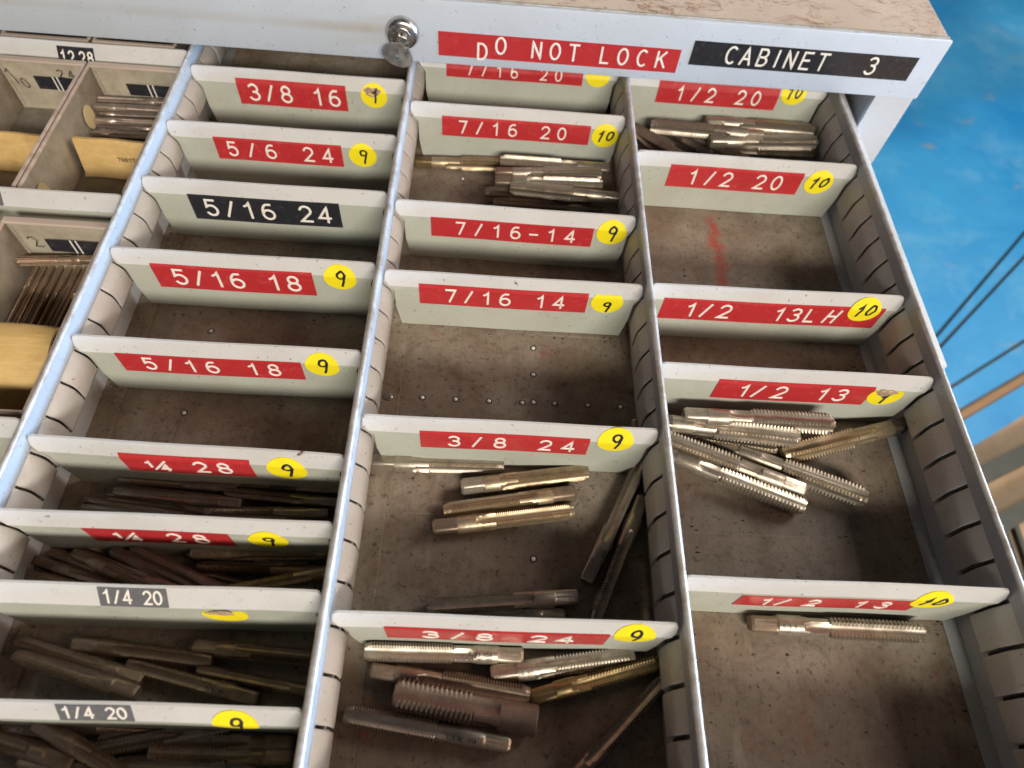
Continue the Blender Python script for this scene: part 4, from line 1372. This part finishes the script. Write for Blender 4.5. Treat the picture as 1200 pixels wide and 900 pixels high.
TAPS = [
    ('c3a', 41.47, 36.29, 170.5, 8.3, 1.27, 2.4, 'bright', 'upper right bin, tap lying across the top of the pile, tip pointing left'),
    ('c3a', 37.54, 38.18, -1.0, 8.3, 1.27, 1.9, 'bright', 'tap along the back of the upper right bin, under the slanting top tap'),
    ('c3a', 37.5, 35.92, 5.3, 8.3, 1.27, 1.9, 'bright', 'tap in the upper right bin, square end at mid bin, nearly touching the front divider'),
    ('c3a', 37.9, 36.44, 1.8, 8.3, 1.27, 0.65, 'bright', 'lowest straight tap in the upper right bin, half hidden by the divider before it'),
    ('c3a', 36.68, 32.63, 128.9, 7.5, 1.2, 1.9, 'brown', 'uppermost of the slanting taps in the left corner of the upper right bin'),
    ('c3a', 36.54, 33.85, 130.1, 7, 1.27, 0.65, 'brown', 'middle one of the slanting taps in the left corner of the upper right bin'),
    ('c3a', 36.0, 32.32, 126.1, 7, 1.27, 0.65, 'brown', 'slanting tap wedged lowest in the left corner of the upper right bin'),
    ('c3a', 34.54, 38.99, -34.1, 7.5, 1.5, 0.8, 'rust', 'thick brown tap lying under the crossing taps in the upper right bin'),
    ('c3b', 32.82, 12.28, -0.4, 8.5, 1.27, 2.0, 'bright', 'bright coarse tap just under the divider with the torn sticker, square end left'),
    ('c3b', 30.89, 12.06, -4.1, 8.5, 1.27, 1.6, 'bright', 'bright coarse tap just below the topmost one of the heap, shank against the partition'),
    ('c3b', 30.14, 12.17, -6.5, 8.3, 1.27, 0.65, 'bright', 'coarse tap mostly buried, only its teeth showing in the heap of bright taps'),
    ('c3b', 46.75, 13.2, -163.3, 8.45, 1.27, 0.75, 'brassy', 'worn tap at the right of the heap of bright taps, square end by the wall'),
    ('c3b', 39.4, 8.47, 159.4, 8.5, 1.27, 1.0, 'bright', 'tap with its square end lying between two threaded bodies in the heap of bright taps'),
    ('c3b', 34.95, 11.37, -20.4, 8.55, 1.27, 0.65, 'bright', 'coarse tap with dark square end, its tip reaching furthest right in the heap'),
    ('c3b', 31.34, 10.84, -21.3, 8.6, 1.27, 0.65, 'bright', 'nearest coarse tap of the crowded heap of bright taps, shank coming out from the partition'),
    ('c3c', 35.28, 1.47, -0.9, 8.74, 1.27, 0.65, 'bright', 'single coarse tap lying alone right under the front 1/2 13 divider'),
    ('c2a', 15.87, 33.09, 3.7, 7.51, 1.1, 0.55, 'brassy', 'long tap at the far left of its bin, golden square end touching the partition'),
    ('c2a', 29.86, 32.54, 179.7, 7.8, 1.1, 1.6, 'bright', 'tap with shank running right, behind the stack in the middle upper bin'),
    ('c2a', 21.7, 31.3, 4.9, 7.55, 1.1, 1.6, 'bright', 'upper of two taps with dark square ends lying parallel in the middle upper bin'),
    ('c2a', 21.72, 30.63, 2.3, 7.54, 1.1, 1.5, 'bright', 'lower of two taps with dark square ends lying parallel in the middle upper bin'),
    ('c2a', 30.6, 29.72, 176.9, 7.8, 1.1, 1.5, 'bright', 'slanted tap with its shank to the right in the middle of the stack'),
    ('c2a', 28.65, 30.27, 179.5, 7.6, 1.1, 0.55, 'brown', 'dull tap near the front of the middle upper bin with a square end at right'),
    ('c2a', 29.28, 29.39, -179.8, 7.59, 1.1, 0.55, 'brown', 'dull tap nearest to the 7/16-14 divider in the middle upper bin'),
    ('c2b', 15.77, 9.22, 1.4, 7.17, 0.95, 0.5, 'bright', 'tap lying straight under the 3/8 24 divider at the left of the bin'),
    ('c2b', 20.69, 8.02, 10.3, 7.01, 0.95, 0.5, 'brassy', 'tap with a bright golden square end at left, uppermost of three slanting together'),
    ('c2b', 26.85, 7.97, -169.1, 7.1, 0.95, 0.5, 'brassy', 'middle tap of the three slanting together, its square end at right'),
    ('c2b', 19.37, 5.68, 9.8, 7.47, 0.95, 0.5, 'brassy', 'lowest tap of the three slanting together, dull square end at left'),
    ('c2b', 26.86, 2.44, -174.4, 7.46, 0.95, 0.5, 'dull', 'dark tap lying alone across the front of the wide bin, square end right'),
    ('c2b', 26.17, 1.53, -178.0, 6.6, 0.8, 0.4, 'dark', 'thin dark tap mostly hidden behind the front 3/8 24 divider'),
    ('c2b', 27.27, 3.18, 63.8, 7.4, 0.95, 0.5, 'dull', 'steep dark tap by the partition with its square end pointing to the viewer'),
    ('c2b', 30.47, 7.9, -113.4, 7.2, 0.9, 0.5, 'dull', 'steep dark tap by the partition with its square end pointing away'),
    ('c2c', 24.11, -0.4, -179.6, 7.36, 1.1, 0.7, 'bright', 'bright stamped tap lying along the front 3/8 24 divider, square end at right'),
    ('c2c', 17.11, -1.2, -7.1, 7.36, 1.1, 0.6, 'brown', 'brown tap with its square end at left, right above the rusty coarse one'),
    ('c2c', 22.62, -1.28, 9.1, 6.87, 1.0, 0.5, 'bright', 'bright slanting tap with small square end at left of centre, pointing to the partition'),
    ('c2c', 24.43, -2.2, 15.7, 6.58, 0.9, 0.45, 'gold', 'golden coated tap slanting below the bright one in the front middle lower bin'),
    ('c2c', 24.75, -3.18, 171.8, 6.5, 1.6, 0.8, 'rust', 'thick rusty tap with coarse teeth and no square end in the front bin'),
    ('c2c', 23.6, -4.14, 172.1, 7.46, 1.1, 0.55, 'dull', 'dark tap with a square end at right, lowest in the front middle lower bin'),
    ('c2c', 25.28, -6.48, 43.4, 7.6, 0.9, 0.45, 'dull', 'steep dark tap at the right edge of the front middle lower bin'),
    ('c1a', 9.24, 7.22, 177.7, 6, 0.64, 0.9, 'dark', 'dark small tap at the back left of the farther bin of dark taps'),
    ('c1a', 10.06, 7.39, 179.7, 6, 0.64, 0.32, 'dark', 'dark small tap second from the back in the farther bin of dark taps'),
    ('c1a', 14.92, 7.37, 178.7, 6, 0.64, 0.9, 'dark', 'dark small tap at the back right of the farther bin of dark taps'),
    ('c1a', 14.64, 6.65, 176.5, 6, 0.64, 0.9, 'dark', 'dark small tap slanting to the right partition in the farther bin of dark taps'),
    ('c1a', 9.65, 6.42, 176.6, 6.46, 0.7, 0.9, 'dark', 'long dark tap with rounded end amid the farther bin of dark taps'),
    ('c1a', 8.62, 6.12, 174.1, 5.96, 0.64, 0.35, 'brown', 'brownish tap half buried left of centre in the farther bin of dark taps'),
    ('c1a', 14.05, 6.07, -178.2, 6.15, 0.64, 0.9, 'dark', 'dark small tap with square end at front right of the farther bin of dark taps'),
    ('c1a', 7.74, 5.69, 173.0, 6.2, 0.64, 0.35, 'dark', 'dark small tap low at the left of the farther bin of dark taps'),
    ('c1a', 7.75, 5.5, 175.2, 6.2, 0.64, 0.35, 'dark', 'dark small tap lowest at the left of the farther bin of dark taps'),
    ('c1b', -0.23, 2.64, -10.6, 6.2, 0.64, 0.35, 'brown', 'leftmost brown tap lying low in the bin of reddish taps'),
    ('c1b', 0.34, 3.25, -14.4, 6.2, 0.64, 0.35, 'brown', 'brown tap with a blunt end second from left in the bin of reddish taps'),
    ('c1b', 0.9, 3.76, -17.3, 6.2, 0.64, 0.4, 'brown', 'brown slanting tap third from left in the bin of reddish taps'),
    ('c1b', 8.02, 1.82, 163.0, 6.2, 0.64, 1.1, 'brown', 'long slanting brown tap on top of the heap left of the reddish ones'),
    ('c1b', 4.1, 3.7, -21.3, 6.2, 0.64, 1.0, 'rust', 'reddish slanting tap in the middle of the bin of reddish taps'),
    ('c1b', 10.8, 1.51, 158.3, 6.2, 0.7, 1.1, 'rust', 'reddish brown tap with thick shank right of the heap in the bin of reddish taps'),
    ('c1b', 7.86, 3.73, 2.5, 6.4, 0.7, 1.0, 'brassy', 'tap with a yellowish shank lying along the lower 1/4 28 divider at right'),
    ('c1b', 14.46, 3.2, 180.0, 6.3, 0.64, 0.6, 'brown', 'straight brown tap in the middle of the right side of the bin of reddish taps'),
    ('c1b', 14.66, 1.59, 169.3, 6.2, 0.64, 0.5, 'brown', 'short visible end of a tap under the yellowish one crossing at right'),
    ('c1b', 15.7, 3.29, -165.3, 6.2, 0.64, 1.3, 'brassy', 'tap crossing upward to the right partition on top of the bin of reddish taps'),
    ('c1b', 8.27, 2.7, 167.3, 6, 0.64, 0.35, 'brown', 'brown tap nearly hidden under the left heap in the bin of reddish taps'),
    ('c1c', 7.05, -2.0, 166.1, 6.16, 0.8, 0.5, 'brown', 'upper one of two thick parallel brown taps, second bin from the bottom left'),
    ('c1c', 7.2, -2.58, 166.3, 6.05, 0.8, 1.0, 'brown', 'lower one of two thick parallel brown taps, second bin from the bottom left'),
    ('c1c', 3.45, -0.46, -5.2, 6.4, 0.8, 0.45, 'brown', "dark brown tap by the divider with its blunt tip near the bin's middle"),
    ('c1c', 12.26, -2.61, 168.1, 6.23, 0.8, 0.45, 'brown', 'brown tap with a clear square end, second bin from the bottom left'),
    ('c1c', 8.86, -0.47, -3.3, 6.3, 0.8, 0.45, 'brown', 'brown tap at the back right corner of the second bin from the bottom left'),
    ('c1c', 15.6, -2.38, 171.6, 6.4, 0.6, 0.35, 'brown', 'thin pointed brown tap at the right of the second bin from the bottom left'),
    ('c1d', 5.22, -5.29, 166.2, 6.4, 0.95, 0.5, 'brown', 'thick brown tap at the left bottom edge of the picture'),
    ('c1d', 3.45, -3.79, -25.5, 6.5, 0.8, 1.3, 'brown', 'brown tap crossing steeply over others at the bottom left'),
    ('c1d', 3.32, -3.87, -0.9, 5.62, 0.7, 0.4, 'dark', 'dark tap close behind the frontmost 1/4 20 divider'),
    ('c1d', 11.44, -3.64, -168.3, 6.4, 0.9, 0.5, 'dark', 'dark stubby tap slanting at the middle of the frontmost left bin'),
    ('c1d', 14.17, -4.3, -179.5, 6.16, 0.9, 0.5, 'brown', 'upper one of two parallel taps at the right of the frontmost left bin'),
    ('c1d', 14.27, -4.85, 179.5, 6.1, 0.9, 0.5, 'brown', 'lower one of two parallel taps at the right of the frontmost left bin'),
    ('c1d', 12.68, -5.18, 180.0, 5.71, 0.8, 0.4, 'dark', "dark tap cut by the picture's bottom edge in the frontmost left bin"),
    ('c1d', 3.82, -4.09, 177.7, 6.4, 0.8, 0.4, 'dark', 'dark tap in the shadow at the far left of the frontmost left bin'),
    ('c0a', -1.68, 35.81, -177.7, 5.16, 0.6, 2.0, 'steel', 'slim tap at the back of the stack in the clear bin with taps'),
    ('c0a', -6.63, 34.73, 1.3, 5.25, 0.6, 2.1, 'steel', 'slim tap with pale square end on top of the stack in the clear bin'),
    ('c0a', -7.18, 34.99, 2.3, 5.3, 0.6, 1.3, 'steel', 'slim tap third from the back in the clear bin stack'),
    ('c0a', -6.83, 34.02, 2.1, 5.12, 0.6, 1.5, 'steel', 'slim tap fourth from the back in the clear bin stack'),
    ('c0a', -2.06, 34.29, -176.9, 5.16, 0.6, 0.9, 'steel', 'slim tap fifth from the back in the clear bin stack'),
    ('c0a', -7.0, 33.13, 2.1, 5.1, 0.6, 1.1, 'steel', 'slim tap nearest the yellow card in the clear bin stack'),
    ('c0b', -1.85, 21.18, -173.8, 5.2, 0.65, 1.8, 'copper', 'coppery tap lying across the tops of the upright row in the lower clear bin'),
    ('c0b', -7.24, 21.35, -93.3, 5.11, 0.45, 0.42, 'copper', 'leftmost tap of the row pointing toward the viewer in the lower clear bin'),
    ('c0b', -6.8, 21.38, -91.9, 5.09, 0.45, 0.42, 'copper', 'second from left of the row of taps in the lower clear bin'),
    ('c0b', -6.35, 21.42, -90.7, 5.09, 0.45, 0.42, 'copper', 'third from left of the row of taps in the lower clear bin'),
    ('c0b', -5.9, 21.45, -90.6, 5.09, 0.45, 0.42, 'copper', 'fourth from left of the row of taps in the lower clear bin'),
    ('c0b', -5.45, 21.49, -91.3, 5.1, 0.45, 0.42, 'copper', 'middle tap of the row of nine in the lower clear bin'),
    ('c0b', -4.95, 21.53, -90.7, 5.1, 0.45, 0.42, 'copper', 'fourth from right of the row of taps in the lower clear bin'),
    ('c0b', -4.42, 21.64, -91.3, 5.18, 0.45, 0.42, 'copper', 'third from right of the row of taps in the lower clear bin'),
    ('c0b', -3.87, 21.69, -92.2, 5.2, 0.45, 0.42, 'copper', 'second from right of the row of taps in the lower clear bin'),
    ('c0b', -3.36, 21.73, -92.6, 5.22, 0.45, 0.42, 'copper', 'rightmost tap of the row, next to the partition in the lower clear bin'),
    ('c1a', 13.6, 5.75, 181.5, 6.2, 0.64, 0.35, 'dark', 'dark tap under the others at the right front of the farther dark bin'),
    ('c1a', 11.9, 6.95, 177.0, 6.1, 0.64, 0.32, 'dark', 'dark tap hidden under the back row of the farther dark bin'),
    ('c1b', 5.3, 3.35, -23.0, 6.0, 0.64, 0.4, 'brown', 'brown tap deep under the slanting heap amid the bin of reddish taps'),
    ('c1b', 13.4, 3.55, 177.0, 6.0, 0.64, 0.35, 'brown', 'brown tap at the very back right of the bin of reddish taps'),
    ('c1b', 2.3, 3.5, -19.0, 6.0, 0.64, 0.9, 'brown', 'brown slanting tap lying over the leftmost ones in the bin of reddish taps'),
    ('c1d', 11.9, -4.15, 182.0, 6.0, 0.8, 0.4, 'dark', 'dark tap right behind the frontmost divider at the right'),
    ('c1d', 2.9, -5.2, -8.0, 6.2, 0.8, 0.4, 'brown', 'brown tap under the crossing one at the bottom left')
]
STAMP = {31: ['3/8-24 NF HS', 'G H3 USA'], 32: ['3/8-24 NC'], 29: ['3/8'], 15: ['5 3 5'], 36: ['3/8 NC USA'], 61: ['1/4-20'], 33: ['G H3']}
DARKSQ = {13: 'dark', 12: 'bright', 18: 'brown', 19: 'brown', 11: 'dark', 24: 'bright', 26: 'brown', 25: 'brown', 9: 'dark', 15: 'brown', 16: 'gold', 33: 'bright', 73: 'bright'}


def tap_obj(idx, row):
    g, x, y, yaw, L, D, z, fin, lab = row
    pitch, Ds, fl, taper = KIND[D]
    big = (D == 1.6)
    m0, m1, m2 = tap_meshes(D, L, pitch, Ds, fl, taper, square=not big)
    Lm = round(L * 2) / 2
    rnd = random.Random(idx * 13 + 5)
    root = empty('tap', (x, y, z))
    root.rotation_mode = 'XYZ'
    roll = rnd.choice((0, 1, 2, 3)) * math.pi / 2 + rnd.uniform(-0.42, 0.42)
    pit = {0: 0.10, 11: -0.0, 5: .08, 4: .16, 50: .08, 56: -.05, 65: .12, 59: 0.04}.get(idx, 0)
    root.rotation_euler = (0, pit, math.radians(yaw))
    root.scale = (L / Lm, 1, 1)
    tag(root, lab, 'tap', GROUPS[g])
    for nm_, me in (('square_end', m0), ('shank', m1), ('threaded_body', m2)):
        if me is None:
            continue
        o = link(nm_, me, root, (0, 0, 0), (roll, 0, 0))
        o.material_slots[0].link = 'OBJECT'
        o.material_slots[0].material = MAT[DARKSQ.get(idx, fin) if nm_ == 'square_end' else fin]
    if idx in STAMP:
        # roll-stamped text on the shank, readable from the front of the drawer
        lines = STAMP[idx]
        h = 0.17
        rs = Ds / 2
        flip = -1 if abs(yaw) > 90 else 1
        sq = min(1.3, 0.62 + Ds * 0.65)
        for li, s in enumerate(lines):
            n_ = len(s)
            items = []
            for i, c__ in enumerate(s):
                if c__ != ' ':
                    items.append((c__, i * 0.14, 0, 1, 0))
            start = sq + 0.25
            a0 = 0.15 + (0.42 if len(lines) == 1 else 0.75 - li * 0.45)

            def mp(u, v_, l, a0=a0, start=start, n_=n_):
                # angle measured from straight up towards the viewer
                ang = math.pi / 2 + flip * (a0 - v_ / rs) * 1.0
                ang = math.pi / 2 - (a0 - v_ / rs) * -1 if flip < 0 else math.pi / 2 + (a0 - v_ / rs)
                ux = start + u if flip > 0 else start + n_ * 0.14 - u
                if flip < 0:
                    ang = math.pi / 2 - (a0 - v_ / rs)
                yy = math.cos(ang) * (rs + 0.004 + l)
                zz = math.sin(ang) * (rs + 0.004 + l)
                # towards the viewer is world -y: in tap space that is -y when pointing right, +y when pointing left
                return (ux, -abs(yy) * flip * (1 if (a0 - v_ / rs) > 0 else -1), zz)
            lettering(items, h, 0.028, mp, 0.004, parent=root, mat=MAT['ink'], name='stamped_text')
    return root


for i, row in enumerate(TAPS):
    tap_obj(i, row)


# ------------------------------------------------------------------ swarf and dirt on the drawer floor
rn = random.Random(3)
v, f = [], []
for _ in range(2600):
    col = rn.choice((0, 1, 2))
    if rn.random() < 0.55:
        y0 = rn.choice([d_[1] for d_ in DIV.values() if d_[0] == col])
        y = y0 + rn.choice((-1, 1)) * abs(rn.gauss(0, 0.7)) + 0.06
    else:
        y = rn.uniform(-7, 36)
    x = rn.uniform(WX[col] + 1.0, WX[col + 1] - 0.3)
    if rn.random() < 0.3:
        x = WX[col + 1] - 0.3 - abs(rn.gauss(0, 0.6))
    r = rn.choice((0.02, 0.03, 0.045, 0.07)) * rn.uniform(0.6, 1.2)
    a = rn.uniform(0, 6.28)
    e_ = rn.uniform(1, 2.6)
    zz = 0.012 + (0.11 if x < WX[col] + 1.55 else 0)
    b0 = len(v)
    for k in range(3):
        q = a + k * 2.1
        v.append((x + r * e_ * math.cos(q) * (1 if k else 1.4), y + r * math.sin(q), zz + rn.uniform(0, 0.02)))
    v.append((x, y, zz + r * 0.7))
    f += [(b0, b0 + 1, b0 + 3), (b0 + 1, b0 + 2, b0 + 3), (b0 + 2, b0, b0 + 3), (b0, b0 + 2, b0 + 1)]
m = NT('swarf')
vv_ = m.coords((1, 1, 1), True)
m.set(Base_Color=m.mix(m.ramp(m.noise(vv_, 300, 2), 0.45, 0.62), (0.03, 0.022, 0.016), (0.26, 0.21, 0.16)), Roughness=0.5)
tag(link('metal_swarf', mesh_data('metal_swarf', v, f, m.m)), 'fine metal chips and dirt scattered over the drawer floor', kind='stuff')
